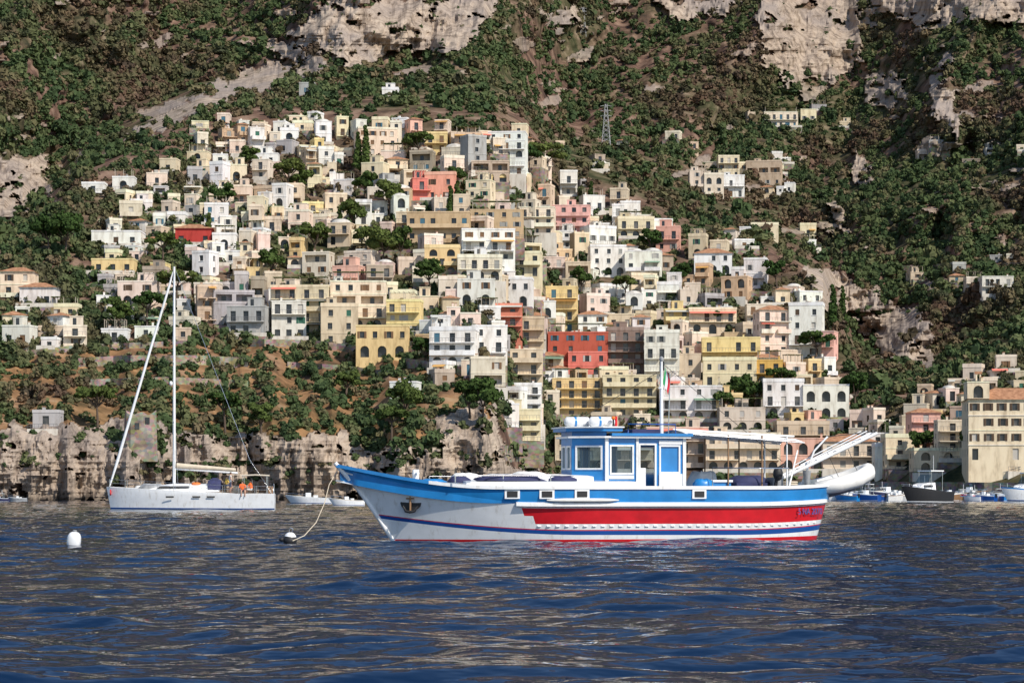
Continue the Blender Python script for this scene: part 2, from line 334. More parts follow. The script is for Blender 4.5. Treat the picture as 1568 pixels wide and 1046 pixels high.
def block(mb,x0,x1,y0,y1,z0,z1,col,n=None,st='',roof='flat',found=5,rnd=random):
    h=z1-z0; w=x1-x0; n=n or max(1,round(h/3.1)); sh=h/n; shc=rnd.choice(SH)
    tcol=tuple(min(.82,k*1.12+.03) for k in col)
    if found: 
        fm=4 if rnd.random()<.35 and 'F' not in st else 0
        for O,Ud,ww in (((x0,y0,0),(1,0,0),w),((x0,y1,0),(0,-1,0),y1-y0),((x1,y0,0),(0,1,0),y1-y0)): wall(mb,O,Ud,ww,z0-found,z0,[],fm,col)
    pit=rnd.choice([2.5,2.8,3.2])
    for k in range(n):
        zb=z0+k*sh; zt=zb+sh
        kind='win'
        r0=rnd.random()
        if 'A' in st and (k==0 or 'AA' in st): kind='arch'
        elif 'B' in st: kind='door'
        elif r0<.08: kind='arch'
        elif r0<.46: kind='door'
        elif r0<.56: kind='loggia'
        for si,(O,Ud,ww) in enumerate((((x0,y0,0),(1,0,0),w),((x0,y1,0),(0,-1,0),y1-y0),((x1,y0,0),(0,1,0),y1-y0))):
            kd=kind if si==0 else 'win'
            pitch=(pit if kd!='arch' else 3.2) if si==0 else 3.0
            m=max(1,int((ww-.4)/pitch)); ops=[]
            if kd=='win': ow,a,b5=1.05,min(.9,sh*.28),min(2.4,sh*.77)
            elif kd=='door': ow,a,b5=1.25,.12,min(2.45,sh*.79)
            elif kd=='loggia': m=max(1,int(ww/4.5)); ow,a,b5=ww/m*.8,.5,min(2.5,sh*.82)
            else: ow,a,b5=min(2.0,ww/m*.66),.12,min(2.7,sh*.85)
            for j in range(m):
                if rnd.random()<(.08 if si==0 else .22) and kd in('win','door'): continue
                xc=ww*(j+.5)/m+(rnd.uniform(-.2,.2) if kd=='win' else 0)
                q=rnd.random(); mm,cc,dp=1,(1,1,1),.3
                if q<.2: mm,cc,dp=2,shc,.1
                elif q<.26: mm,cc,dp=2,(.5,.47,.42),.2
                if kd=='arch': dp=1.0; mm=1
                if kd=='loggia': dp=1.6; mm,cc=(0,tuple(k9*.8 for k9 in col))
                ops.append((xc-ow/2,xc+ow/2,zb+a,zb+b5,kd=='arch',dp,mm,cc))
                if kd=='win' and si==0 and 'h' in st+rnd.choice(['h','','']) :
                    for sx in (-1,1):
                        xa=O[0]+xc+sx*(ow/2+.26); mb.box(xa-.24,xa+.24,y0-.06,y0-.005,zb+a,zb+b5,2,shc)
                elif kd=='win' and si==0: mb.box(O[0]+xc-ow/2-.12,O[0]+xc+ow/2+.12,y0-.1,y0-.004,zb+a-.14,zb+a-.02,0,tcol)
                if kd=='loggia': mb.box(x0+xc-.5,x0+xc+.5,y0+1.5,y0+1.58,zb+.5,zb+b5-.3,1)
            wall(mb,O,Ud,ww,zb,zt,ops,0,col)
        if kind=='door' and (k>0 or rnd.random()<.5):
            bd=rnd.choice([1.0,1.3,1.6]); sol=rnd.random()<.35
            if rnd.random()<.65 or 'B' in st: segs=[(x0+.15,x1-.15)]
            else: segs=[(x0+.3,x0+w*.45),(x0+w*.55,x1-.3)]
            for s0,s1 in segs:
                mb.box(s0,s1,y0-bd,y0-.003,zb-.14,zb+.04,0,tcol); rail(mb,s0,s1,y0-bd,zb+.04,sol,tcol if rnd.random()<.6 else col)
                if sol: mb.box(s0,s0+.12,y0-bd+.12,y0-.01,zb+.04,zb+.94,0,tcol); mb.box(s1-.12,s1,y0-bd+.12,y0-.01,zb+.04,zb+.94,0,tcol)
                if rnd.random()<.18:
                    ac=rnd.choice([(.7,.66,.55),(.6,.35,.12),(.2,.3,.22),(.65,.2,.15),(.5,.5,.45)]); mb.poly([(s0,y0-.01,zb+2.75),(s1,y0-.01,zb+2.75),(s1,y0-bd-.3,zb+2.2),(s0,y0-bd-.3,zb+2.2)],2,ac)
        elif k>0 and rnd.random()<.35: mb.box(x0-.05,x1+.05,y0-.08,y0-.004,zb-.1,zb+.08,0,tcol)
    mb.poly([(x1,y1,z0-found),(x0,y1,z0-found),(x0,y1,z1),(x1,y1,z1)],0,col)
    rc=rnd.choice([(.46,.42,.37),(.55,.5,.44),(.38,.29,.23),(.62,.58,.52),(.30,.27,.24)])
    if roof=='flat':
        mb.poly([(x0,y0,z1),(x1,y0,z1),(x1,y1,z1),(x0,y1,z1)],0,rc)
        ph=rnd.choice([.25,.35,.6,.9])
        mb.box(x0-.08,x1+.08,y0-.08,y0+.18,z1,z1+ph,0,tcol); mb.box(x0-.08,x0+.18,y0+.18,y1,z1,z1+ph,0,tcol); mb.box(x1-.18,x1+.08,y0+.18,y1,z1,z1+ph,0,tcol)
        if rnd.random()<.4 and w>5:
            hw=rnd.uniform(2,3.5); hx=rnd.uniform(x0+.5,x1-hw-.5); mb.box(hx,hx+hw,y1-3.5,y1-.3,z1,z1+2.3,0,col); mb.box(hx-.1,hx+hw+.1,y1-3.6,y1-.2,z1+2.3,z1+2.45,0,tcol); mb.box(hx+.7,hx+1.5,y1-3.53,y1-3.45,z1+.1,z1+2,1)
        for _ in range(rnd.randint(0,2)):
            cx=rnd.uniform(x0+.5,x1-.8); cy=rnd.uniform(y0+1.5,y1-1); mb.box(cx,cx+.45,cy,cy+.45,z1,z1+1.2,0,col); mb.box(cx-.08,cx+.53,cy-.08,cy+.53,z1+1.2,z1+1.32,3)
        if rnd.random()<.3 and w>5:
            pz=z1+2.3
            for xx in (x0+.6,(x0+x1)/2,x1-.7):
                for yy in (y0+.5,y0+3): mb.box(xx,xx+.12,yy,yy+.12,z1,pz,2,(.45,.4,.33))
            for i in range(7): xx=x0+.5+(w-1.2)*i/6; mb.box(xx,xx+.1,y0+.3,y0+3.4,pz,pz+.1,2,(.45,.38,.3))
            if rnd.random()<.4: mb.box(x0+.5,x1-.5,y0+.4,y0+3.3,pz+.11,pz+.2,2,(.10,.13,.05))
    elif roof=='hip':
        o=.45; zz=z1; hh=min(w,y1-y0)*.22; i=min(w,y1-y0)/2
        a=(x0-o,y0-o,zz);b6=(x1+o,y0-o,zz);c6=(x1+o,y1+o,zz);d=(x0-o,y1+o,zz)
        if w>y1-y0: r1=(x0+i,(y0+y1)/2,zz+hh); r2=(x1-i,(y0+y1)/2,zz+hh); mb.poly([a,b6,r2,r1],3);mb.poly([c6,d,r1,r2],3);mb.poly([b6,c6,r2],3);mb.poly([d,a,r1],3)
        else: r1=((x0+x1)/2,y0+i,zz+hh); r2=((x0+x1)/2,y1-i,zz+hh); mb.poly([a,b6,r1],3);mb.poly([b6,c6,r2,r1],3);mb.poly([c6,d,r2],3);mb.poly([d,a,r1,r2],3)
        mb.poly([a,d,c6,b6],0,tcol); mb.box(x0-.2,x1+.2,y0-.2,y0-.01,z1-.25,z1-.02,0,tcol)
    elif roof=='dome':
        mb.box(x0-.08,x1+.08,y0-.08,y1,z1,z1+.25,0,tcol)
        nd=max(1,round(w/5))
        for i in range(nd): 
            cw=w/nd; mb.ell((x0+cw*(i+.5),(y0+y1)/2,z1+.25),(cw*.44,(y1-y0)*.42,cw*.2),0,(.6,.58,.54),12,4,0,1)
HL=[]
def house(px0,px1,yt,yb,ck='w',n=None,st='',yaw=None,roof=None,name='hillside_house',seed=None,back=0):
    rnd=random.Random(seed if seed is not None else int(px0*7+yt*13))
    pc=(px0+px1)/2; D=Dt(pc,yb)-1.5+back
    yaw=rnd.uniform(-24,24) if yaw is None else yaw
    ya=math.radians(yaw)
    w=(px1-px0)/F*D; h=(yb-yt)/F*D; dep=min(11,max(5,w*.7)) 
    w=max(3.2,(w-dep*abs(math.sin(ya))*.8)/math.cos(ya))
    col=C[ck] if isinstance(ck,str) else ck
    j=rnd.uniform(.84,1.06); col=tuple(min(.83,k*j*rnd.uniform(.96,1.04)) for k in col)
    roof=roof or ('hip' if rnd.random()<.10 else 'dome' if rnd.random()<.07 else 'flat')
    mb=MB()
    if w>7 and 'X' not in st and rnd.random()<.7:
        sp=rnd.uniform(.35,.65)*w-w/2; hh=h*rnd.uniform(.45,.85); lo=rnd.random()<.5
        c2=col if rnd.random()<.6 else C[rnd.choice('wcsb')]
        sb=rnd.choice([-1.2,-2,1.5,2.5])
        if lo: block(mb,-w/2,sp,0,dep,0,h,col,None,st,roof,6,rnd); block(mb,sp+.01,w/2,sb,dep,0,hh,c2,None,st,'flat',6,rnd)
        else: block(mb,sp,w/2,0,dep,0,h,col,None,st,roof,6,rnd); block(mb,-w/2,sp-.01,sb,dep,0,hh,c2,None,st,'flat',6,rnd)
    else: block(mb,-w/2,w/2,0,dep,0,h,col,n,st,roof,6,rnd)
    if rnd.random()<.5 and 'T' not in st:
        td=rnd.uniform(2.3,3.8); tw=w*rnd.uniform(.5,.62); m=4 if rnd.random()<.65 else 0; tc=(.66,.62,.55)
        wall(mb,(-tw,-td,0),(1,0,0),2*tw,-6,-.3,[],m,tc); wall(mb,(-tw,-1.3,0),(0,-1,0),td-1.3,-6,-.3,[],m,tc); wall(mb,(tw,-td,0),(0,1,0),td-1.3,-6,-.3,[],m,tc)
        mb.poly([(-tw,-td,-.3),(tw,-td,-.3),(tw,-1.25,-.3),(-tw,-1.25,-.3)],0,(.55,.42,.33)); rail(mb,-tw,tw,-td,-.3,rnd.random()<.5,tc)
    p=Wp(pc,yb,D)
    HL.append((pc,yb,px1-px0,yb-yt))
    return mb.obj(name,HM,p,ya)
E=[
(712,750,210,262,'g',4,'X',28,'flat'),(745,806,203,268,'w',5,'X',-6,'flat'),(722,780,248,280,'b',2,'XA',0,'flat'),  # grey first block: shaded left side of the white hotel, painted as colour
(648,699,268,308,(.80,.36,.26),2,'X',-8,'flat'),(630,662,274,310,(.62,.20,.17),2,'X',10,'flat'),(599,613,188,232,'s',4,'X',0,'flat'),(545,612,198,240,'c',3,'X',12,'flat'),(650,685,205,235,'y',2,'X',0,'flat'),
(622,720,326,372,'o',2,'XF',-2,'flat'),(720,802,322,366,'o',3,'XF',0,'flat'),(706,790,352,400,'w',3,'X',3,'flat'),
(793,850,318,362,'q',3,'XB',-4,'flat'),(838,904,315,362,(.80,.47,.42),3,'XB',-4,'flat'),(1003,1042,348,386,(.80,.45,.38),2,'X',-8,'flat'),(945,1003,336,366,'c',2,'XA',4,'flat'),
(903,960,378,422,'w',3,'XA',4,'flat'),(955,1014,385,430,'w',3,'X',-6,'dome'),(700,758,428,468,'w',2,'XA',0,'flat'),(757,816,428,470,'w',2,'XA',-4,'flat'),
(700,770,395,430,'s',2,'X',2,'flat'),(768,830,388,424,'c',2,'X',-3,'flat'),(825,905,395,440,'q',3,'',3,'flat'),(650,704,380,420,'y',3,'XA',0,'flat'),
(412,505,440,512,'c',4,'X',-4,'flat'),(505,592,432,505,'c',4,'XA',2,'flat'),(590,645,462,512,'y',3,'X',-5,'flat'),(545,625,500,548,'y',2,'XA',0,'flat'),(415,470,462,520,'w',3,'X',5,'flat'),(490,550,470,530,'b',3,'X',6,'flat'),
(325,392,448,498,'g',3,'X',8,'flat'),(345,408,470,515,'g',2,'XB',-6,'flat'),(300,335,440,490,'b',3,'X',12,'flat'),
(835,885,440,508,'y',4,'XB',-3,'flat'),(838,932,510,575,(.50,.12,.08),4,'X',-2,'flat'),(930,986,506,572,(.28,.19,.16),4,'XB',0,'flat'),(870,930,540,578,(.68,.20,.16),2,'X',0,'flat'),
(845,925,580,640,'y',4,'XB',-2,'flat'),(922,1006,575,640,'c',4,'XB',-2,'flat'),
(778,834,488,540,'b',3,'XB',2,'flat'),(774,832,536,592,'c',3,'XB',2,'flat'),(768,830,590,632,'w',3,'XB',2,'flat'),(762,828,628,674,'c',3,'XB',0,'flat'),
(655,730,506,562,'w',3,'XA',-6,'flat'),(722,778,500,560,'w',3,'X',4,'flat'),(720,775,550,592,'s',2,'X',4,'flat'),(740,800,470,500,(.55,.2,.15),2,'XB',0,'flat'),
(985,1075,510,588,'w',4,'',-4,'flat'),(1073,1166,518,560,'y',2,'XB',-4,'flat'),(1075,1160,552,592,'c',2,'X',-4,'flat'),(1155,1200,552,592,(.80,.52,.16),2,'X',-8,'flat'),
(1160,1215,475,545,'q',4,'X',10,'hip'),(1205,1262,468,548,'w',4,'X',-12,'flat'),(1255,1280,508,556,'p',2,'X',-20,'flat'),
(1062,1122,388,420,'w',2,'XA',-4,'hip'),(1118,1176,398,440,'w',2,'',-10,'flat'),(1018,1058,474,508,'y',2,'X',0,'flat'),(1055,1128,474,512,'c',2,'XA',0,'flat'),
(1168,1232,585,640,'w',3,'XA',-3,'flat'),(1228,1302,590,642,'w',2,'XAA',-6,'flat'),(1010,1106,592,645,'w',3,'XA',0,'flat'),(1102,1172,625,662,'s',2,'XA',0,'flat'),
(1080,1196,668,722,'c',3,'XA',-2,'flat'),(990,1085,655,715,'s',3,'XB',0,'flat'),(1195,1265,672,722,'p',2,'XA',-2,'flat'),(1260,1342,676,722,'q',2,'XB',0,'hip'),(850,1000,668,722,'s',3,'XA',0,'flat'),(1190,1270,650,682,'b',2,'XB',0,'flat'),
(1394,1442,632,690,'p',4,'X',6,'hip'),(1355,1402,670,718,'c',3,'X',4,'flat'),(1436,1482,645,706,'s',4,'XB',0,'flat'),(1400,1470,690,722,'c',2,'XA',0,'flat'),(1340,1380,684,722,'w',2,'XA',0,'flat'),
(594,640,586,618,'w',1,'XA',-10,'flat'),(268,324,350,376,(.50,.07,.06),1,'XB',2,'hip'),(1056,1108,262,298,'s',2,'',0,'flat'),(1100,1150,240,272,'c',2,'',0,'flat'),(1140,1198,248,285,'b',2,'',-10,'flat'),(1085,1140,270,302,'w',2,'XB',0,'flat'),
(1170,1222,172,196,'s',2,'',0,'flat'),(1226,1250,168,186,'c',1,'X',0,'flat'),(1504,1552,424,454,'w',2,'XB',0,'flat'),(1150,1192,345,362,'c',1,'X',0,'flat'),(1225,1250,345,362,'c',1,'X',0,'flat'),(1405,1430,232,246,'s',1,'X',0,'flat'),
(458,482,128,146,'g',1,'X',0,'flat'),(585,610,138,152,'w',1,'XB',0,'flat'),(172,205,272,292,'w',1,'XA',0,'flat'),(125,160,282,296,'w',1,'X',0,'flat'),
(0,52,416,455,'c',2,'X',0,'hip'),(30,85,440,470,'w',1,'XB',0,'hip'),(0,48,500,530,'w',1,'XB',-10,'flat'),(140,215,355,378,'w',1,'XB',0,'flat'),(155,195,505,525,'w',1,'XB',0,'flat'),(50,90,632,655,'g',1,'XB',0,'flat'),
(140,205,398,420,'y',1,'XB',0,'flat'),(180,240,432,468,'q',2,'XA',0,'flat'),(95,135,500,530,'s',2,'X',10,'flat'),
]
for i,e in enumerate(E): house(*e,seed=i+100)
GAPS=[(585,395,46,24),(440,300,30,18),(480,390,28,14),(1000,400,24,14),(1130,620,36,20),(560,255,22,18),(350,330,26,14),(100,385,60,30),(1190,440,26,14),(640,560,40,30),(905,300,28,14),(830,290,22,14),(250,400,28,18),(420,420,20,14),(1290,560,20,40),(380,260,20,12),(700,300,16,12),(890,450,20,10),(660,445,18,12),(1100,500,16,10),(960,460,18,10),(540,350,20,12)]
def auto(poly,N_,wr,hr,cols,sx=.8,sy=.62,tries=4000):
    rd=random.Random(len(HL)); xs=[p[0] for p in poly]; ysr=[p[1] for p in poly]; c=0
    for _ in range(tries):
        if c>=N_: break
        px=rd.uniform(min(xs),max(xs)); py=rd.uniform(min(ysr),max(ysr))
        if not pip(np.array([px]),np.array([py]),poly)[0]: continue
        if any(((px-g[0])/g[2])**2+((py-g[1])/g[3])**2<1 for g in GAPS): continue
        w=rd.uniform(*wr); h=rd.uniform(*hr)
        ok=True
        for (a,b7,ww,hh) in HL:
            if abs(px-a)<.5*(w+ww)*sx and abs(py-b7)<sy*min(h,hh): ok=False;break
        if not ok: continue
        house(px-w/2,px+w/2,py-h,py,rd.choice(cols),seed=int(px*31+py*17)); c+=1
    return c
cw='wwwwwwwcccccsssbbqqqypogd'
auto([(330,225),(340,205),(500,200),(620,205),(690,215),(830,225),(850,275),(950,320),(1040,375),(1180,425),(1255,470),(1275,560),(1300,640),(1300,660),(850,650),(770,670),(760,600),(660,590),(630,550),(400,520),(320,490),(290,400),(330,300)],290,(20,54),(15,38),cw,.78,.56,9000)
auto([(180,300),(330,215),(330,490),(150,480),(170,400)],42,(18,40),(11,22),cw,1.05,.9)
auto([(0,430),(120,470),(300,490),(300,525),(60,540),(0,520)],14,(24,50),(12,22),'wwcsb',1.2,1)
auto([(1395,640),(1568,640),(1568,722),(1350,722)],16,(24,44),(20,34),'cspyqb',.8,.6)
auto([(1040,270),(1200,250),(1210,310),(1050,310)],8,(18,34),(12,20),'wsbc',.9,.7)
auto([(1100,360),(1260,350),(1260,380),(1100,385)],5,(18,36),(10,16),'sbw',1,1)
auto([(1000,190),(1300,160),(1300,215),(1000,240)],5,(14,26),(8,14),'gsbd',1,1)
auto([(1390,400),(1568,400),(1568,460),(1390,450)],6,(16,34),(8,16),'gsbd',1,1)
auto([(1410,600),(1568,560),(1568,640),(1400,650)],16,(20,36),(14,24),'swbcq',.9,.8)
auto([(1300,650),(1400,650),(1400,690),(1300,690)],6,(24,38),(18,28),'wcsq',.9,.7)
auto([(850,230),(960,215),(1000,300),(900,300)],5,(14,28),(8,14),'gsbd',1,1)
auto([(300,190),(500,185),(500,205),(300,210)],8,(16,34),(9,16),'wcs',1,1)
auto([(1330,225),(1568,215),(1568,260),(1330,250)],4,(14,30),(7,12),'gsbd',1,1)
print('houses',len(HL))
# big cream palazzo with bell turret on the right
mb=MB(); D=Dt(1530,705)-10; k=D/F
block(mb,-6,16,0,12,0,(705-612)*k,C['c'],4,'Xh','hip',6,random.Random(3))
block(mb,-6.3,-1.8,-.5,6,(705-612)*k+.2,(705-586)*k,C['c'],1,'XA','flat',0,random.Random(4))
mb.box(-4.3,-4.0,2,2.3,(705-586)*k+.5,(705-572)*k,0,C['c']); mb.box(-3.5,-3.2,2,2.3,(705-586)*k+.5,(705-572)*k,0,C['c']); mb.box(-4.5,-3.,1.9,2.4,(705-572)*k,(705-568)*k,3)
for zz in (3.1,9.2): mb.box(-6.1,16.1,-.12,-.005,zz,zz+.25,0,(.8,.72,.6))
mb.obj('palazzo',HM,Wp(1528,705,D),math.radians(-4))
# ruined watch tower
mb=MB(); D=Dt(215,683)-4; k=D/F; w=24*k; h=56*k
P=[]
for i in range(9):
    row=[]
    for t in range(20):
        a=t*2*math.pi/20; q=1.06-.08*i/8; rr=w*q*(1/max(abs(math.cos(a)),abs(math.sin(a))))**.8
        row.append((rr*math.cos(a),rr*math.sin(a),-3+(h+3)*i/8*(1-(.18*abs(math.sin(a*1.5+1)) if i==8 else 0))))
    P.append(row)
mb.grid(P,4,(1,1,1),False,True); mb.poly(P[-1],4)
for xx,zz in ((-w*.3,h*.45),(w*.35,h*.6)): mb.box(xx-.4,xx+.4,-w*1.04,-w*.9,zz,zz+1.2,1)
mb.obj('stone_watchtower',HM,Wp(215,683,D),.25)
# retaining walls
def rwall(pts,hp,name='retaining_wall',m=4,off=1.0,col=(.6,.55,.48),para=False):
    mb=MB(); n=0; P=[]
    for (x1,y1),(x2,y2) in zip(pts[:-1],pts[1:]):
        k=max(1,int(abs(x2-x1)/12))
        for i in range(k): P.append((x1+(x2-x1)*i/k,y1+(y2-y1)*i/k))
    P.append(pts[-1]); rows=[]
    for px,py in P:
        D=Dt(px,py)-off; a=Wp(px,py,D); top=a.z+hp*D/F
        rows.append([(a.x,a.y,a.z-4),(a.x,a.y,top),(a.x,a.y+.5,top),(a.x,a.y+5,top-.4)])
    mb.grid(rows,m,col,False)
    return mb.obj(name,HM)
for pts,h in (([(120,560),(200,556),(300,556),(380,560)],12),([(130,590),(260,586),(380,592)],9),([(380,528),(480,530),(600,545)],9),([(620,560),(700,572),(770,585)],12),([(840,648),(1000,650),(1180,655),(1300,652)],14),([(760,700),(830,702)],18),([(30,545),(120,535),(250,530)],7),([(620,420),(700,424),(800,425)],10),([(480,300),(560,296),(700,310)],8),([(300,340),(420,335),(520,345)],7),([(620,320),(700,318),(800,316)],12),([(1300,668),(1400,672),(1500,640)],12),([(860,215),(950,212)],4),([(1380,412),(1460,408)],5),([(560,395),(640,390),(700,392)],9),([(1080,450),(1180,455),(1240,470)],8),([(150,340),(250,325),(330,320)],4),([(120,440),(220,430),(300,425)],4),([(60,480),(160,478),(260,480)],4),([(440,560),(520,565),(600,575)],6)):
    rwall(pts,h)
rwall([(840,742),(1000,745),(1300,746),(1568,748),(1900,748)],9,'quay_wall',4,6)
# trees
def tree(px,py,h,kind='pine',name='pine_tree',D=None,seed=0):
    rd=random.Random(seed); D=(D or Dt(px,py))-2; p=Wp(px,py,D); mb=MB()
    if kind=='cypress':
        mb.tube([(0,0,-1),(0,0,h*.9)],[.25,.05],1); lobes=[(rd.uniform(-.2,.2),rd.uniform(-.2,.2),h*(.12+.85*i/10),h*.11*(1.15-i/10.5)+.15) for i in range(11)]; V,Fc=leafcloud(900,lobes,.28,seed,1.2)
    else:
        tl=h*.55 if kind=='pine' else h*.35; lx=rd.uniform(-.6,.6)
        mb.tube([(0,0,-1),(lx*.4,0,tl*.5),(lx,0,tl)],[.3,.24,.18],1); lobes=[]
        for i in range(9):
            a=i*2*math.pi/9+rd.random(); r=h*rd.uniform(.18,.42)*(1 if kind=='pine' else .8); z=tl+h*rd.uniform(.12,.34 if kind=='pine' else .5)
            e=(lx+r*math.cos(a),r*math.sin(a),z); mb.tube([(lx,0,tl*.92),((lx+e[0])/2,e[1]/2,tl+(z-tl)*.4),e],[.12,.09,.05],1); lobes.append((*e,h*rd.uniform(.11,.19)))
        lobes.append((lx,0,tl+h*.33,h*.17)); V,Fc=leafcloud(1300,lobes,.3,seed,.6 if kind=='pine' else .85)
    n=len(mb.v); mb.v+=V
    for f in Fc: mb.f.append(tuple(i+n for i in f)); mb.m.append(0); mb.c.append((1,1,1)); mb.sm.append(False)
    return mb.obj(name,[M_tf,M_bk],p)
T=[(835,285,14,'pine'),(812,275,11,'pine'),(560,262,13,'cypress'),(548,262,11,'cypress'),(598,330,10,'round'),(640,255,10,'pine'),(100,395,13,'round'),(75,390,11,'round'),(345,660,8,'pine'),(400,668,7,'round'),(620,648,9,'round'),(600,675,7,'pine'),(740,648,10,'round'),(720,640,8,'round'),(1135,625,9,'round'),(1155,628,8,'round'),(1412,706,7,'round'),(1490,706,7,'round'),(1200,612,8,'pine'),(440,308,12,'pine'),(460,306,9,'round'),(345,330,9,'round'),(480,392,9,'round'),(585,410,12,'round'),(612,405,10,'round'),(1290,505,13,'cypress'),(1275,500,11,'cypress'),(270,470,9,'pine'),(185,512,9,'round'),(225,505,9,'pine'),(1110,640,7,'round'),(1000,395,9,'round'),(1190,440,8,'round'),(890,450,8,'round'),(700,330,9,'cypress'),(690,332,8,'cypress'),(150,660,9,'pine'),(530,608,6,'round'),(650,560,7,'round'),(320,375,8,'cypress'),(1250,560,9,'pine'),(1310,630,10,'round'),(905,318,8,'cypress'),(660,448,9,'round'),(250,405,8,'pine'),(560,305,8,'round'),(380,266,8,'round'),(418,428,8,'round'),(1100,505,7,'round'),(960,466,8,'pine'),(540,356,9,'round'),(520,362,7,'cypress'),(780,400,7,'cypress'),(560,400,9,'pine'),(1040,440,7,'round'),(700,296,8,'round')]
for i,(px,py,h,kd) in enumerate(T): tree(px,py,h,kd,{'pine':'umbrella_pine','cypress':'cypress_tree','round':'oak_tree'}[kd],seed=i)
# pylons
M_pyl=simple('galvanised_steel',(.42,.43,.44),.6)
def pylon(px,pt,pb):
    D=Dt(px,pb); h=(pb-pt)/F*D; mb=MB(); w=h*.11
    cs=[(-1,-1),(1,-1),(1,1),(-1,1)]
    for a,b8 in cs: mb.tube([(a*w,b8*w,-2),(a*w*.2,b8*w*.2,h)],.12,0,k=4)
    n=9
    for i in range(n):
        q=lambda j,c:(c[0]*w*(1-.8*j/n),c[1]*w*(1-.8*j/n),h*j/n)
        for c in range(4):
            mb.tube([q(i,cs[c]),q(i+1,cs[(c+1)%4])],.06,0,k=4); mb.tube([q(i,cs[(c+1)%4]),q(i+1,cs[c])],.06,0,k=4)
    for z in (.72,.84,.95): mb.tube([(-h*.13,0,h*z),(0,0,h*z+.4),(h*.13,0,h*z)],.09,0,k=4)
    mb.obj('power_pylon',[M_pyl],Wp(px,pb,D))
pylon(893,12,52); pylon(928,160,226)
# ------------------------------------------------------------ sea
ds=[1.5,4,8]; d=11.
while d<640: ds.append(d); d+=max(.07,.0016*d if d<90 else (d-90)*.006+.144)
ds+= [660,700,800,1200,3000,20000]
ds=np.array(ds); ud=np.linspace(-.27,.27,600); us=np.concatenate([[-40,-6,-2,-1,-.6,-.4,-.33],ud,[.33,.4,.6,1,2,6,40]])
UU,DS=np.meshgrid(us,ds); X=UU*DS
dsp=np.gradient(ds); dsp=dsp[:,None]*np.ones_like(UU); usp=np.gradient(us)[None,:]*DS
rg=np.random.default_rng(9); Zs=np.zeros_like(X); NC=96
for i in range(NC):
    lam=.30*(5.5/.30)**rg.random(); th=math.pi/2+rg.normal()*.45; kx=2*math.pi/lam*math.cos(th); ky=2*math.pi/lam*math.sin(th)
    sl=.0275 if lam<1.6 else .017
    am=sl*lam/(2*math.pi); ly=lam/max(.2,abs(math.sin(th))); lx=lam/max(.1,abs(math.cos(th)))
    wt=np.clip(ly/(2.6*dsp)-.6,0,1)*np.clip(lx/(2.6*usp)-.6,0,1)
    ph=kx*X+ky*DS+rg.random()*6.283+1.2*np.sin(X*.31+i)+.8*np.sin(DS*.13+i*2)
    s=np.sin(ph); Zs+=am*wt*(s+.3*(s*s-.5))
gust=.45+1.0*fbm(X/7+500,DS/18+500,140,3); Zs*=gust
M_se,nt,b=newmat('sea_water')
b.inputs['Base Color'].default_value=(.002,.015,.048,1); b.inputs['Roughness'].default_value=.02; b.inputs['IOR'].default_value=1.333
n1=noise(nt,pos(nt,(1,1.5,1)),2.6,2,.6)
bump(nt,b,n1,.4,.055)
gridmesh('sea_water',X,DS,Zs,M_se)
# ------------------------------------------------------------ boats: shared
def paint(name,col,rough=.3,var=.06): 
    m=simple(name,col,rough,0,var,2.5); m.node_tree.nodes['Principled BSDF'].inputs['Coat Weight'].default_value=.3; return m
B_w=paint('white_boat_paint',(.84,.85,.86),.3,.05); B_b=paint('blue_boat_paint',(.015,.21,.54),.35,.14); B_r=paint('red_boat_paint',(.62,.012,.02),.35,.14); B_db=paint('dark_blue_paint',(.012,.08,.32)); B_ar=paint('antifouling',(.22,.03,.03),.7)
B_dk=paint('deck_paint',(.45,.5,.55),.6); B_wd=simple('wood',(.28,.16,.08),.6); B_cv=simple('canvas_cover',(.76,.75,.72),.9); B_nv=simple('navy_tarp',(.03,.035,.10),.8,0,.3); B_bl=simple('black_rubber',(.02,.02,.022),.6); B_st=simple('stainless_steel',(.6,.6,.62),.25,1); B_gr=simple('grey_gear',(.3,.31,.32),.7,0,.3); B_gn=simple('flag_green',(.02,.3,.1),.8); B_or=simple('orange_gear',(.8,.2,.03),.7); B_bg=simple('beige_canvas',(.6,.52,.4),.9)
nt=B_w.node_tree; b=nt.nodes['Principled BSDF']; f=noise(nt,opos(nt,(1.6,1.6,.35)),3.0,4,.7); g=ramp(nt,f,[(.30,(.55,.50,.43)),(.42,(.93,.92,.9)),(.5,(1,1,1))]); old=b.inputs['Base Color'].links[0].from_socket; nt.links.new(mix(nt,.55,old,g,'MULTIPLY'),b.inputs['Base Color'])
B_gs,nt,b=newmat('cabin_glass'); b.inputs['Base Color'].default_value=(.05,.09,.12,1); b.inputs['Roughness'].default_value=.05
tb=N(nt,'ShaderNodeBsdfTransparent'); tb.inputs[0].default_value=(.6,.72,.8,1); ms=N(nt,'ShaderNodeMixShader'); ms.inputs[0].default_value=.4
nt.links.new(tb.outputs[0],ms.inputs[1]); nt.links.new(b.outputs[0],ms.inputs[2]); nt.links.new(ms.outputs[0],nt.nodes['Material Output'].inputs[0])
BM=[B_w,B_b,B_r,B_db,B_ar,B_dk,B_wd,B_cv,B_nv,B_bl,B_st,B_gr,B_gs,B_gn,B_or,B_bg]
iW,iB,iR,iDB,iAR,iDK,iWD,iCV,iNV,iBL,iST,iGR,iGS,iGN,iOR,iBG=range(16)
def empty(name,loc,rz=0):
    o=bpy.data.objects.new(name,None); o.location=loc; o.rotation_euler=(0,0,rz); o.empty_display_size=.5; return link(o)
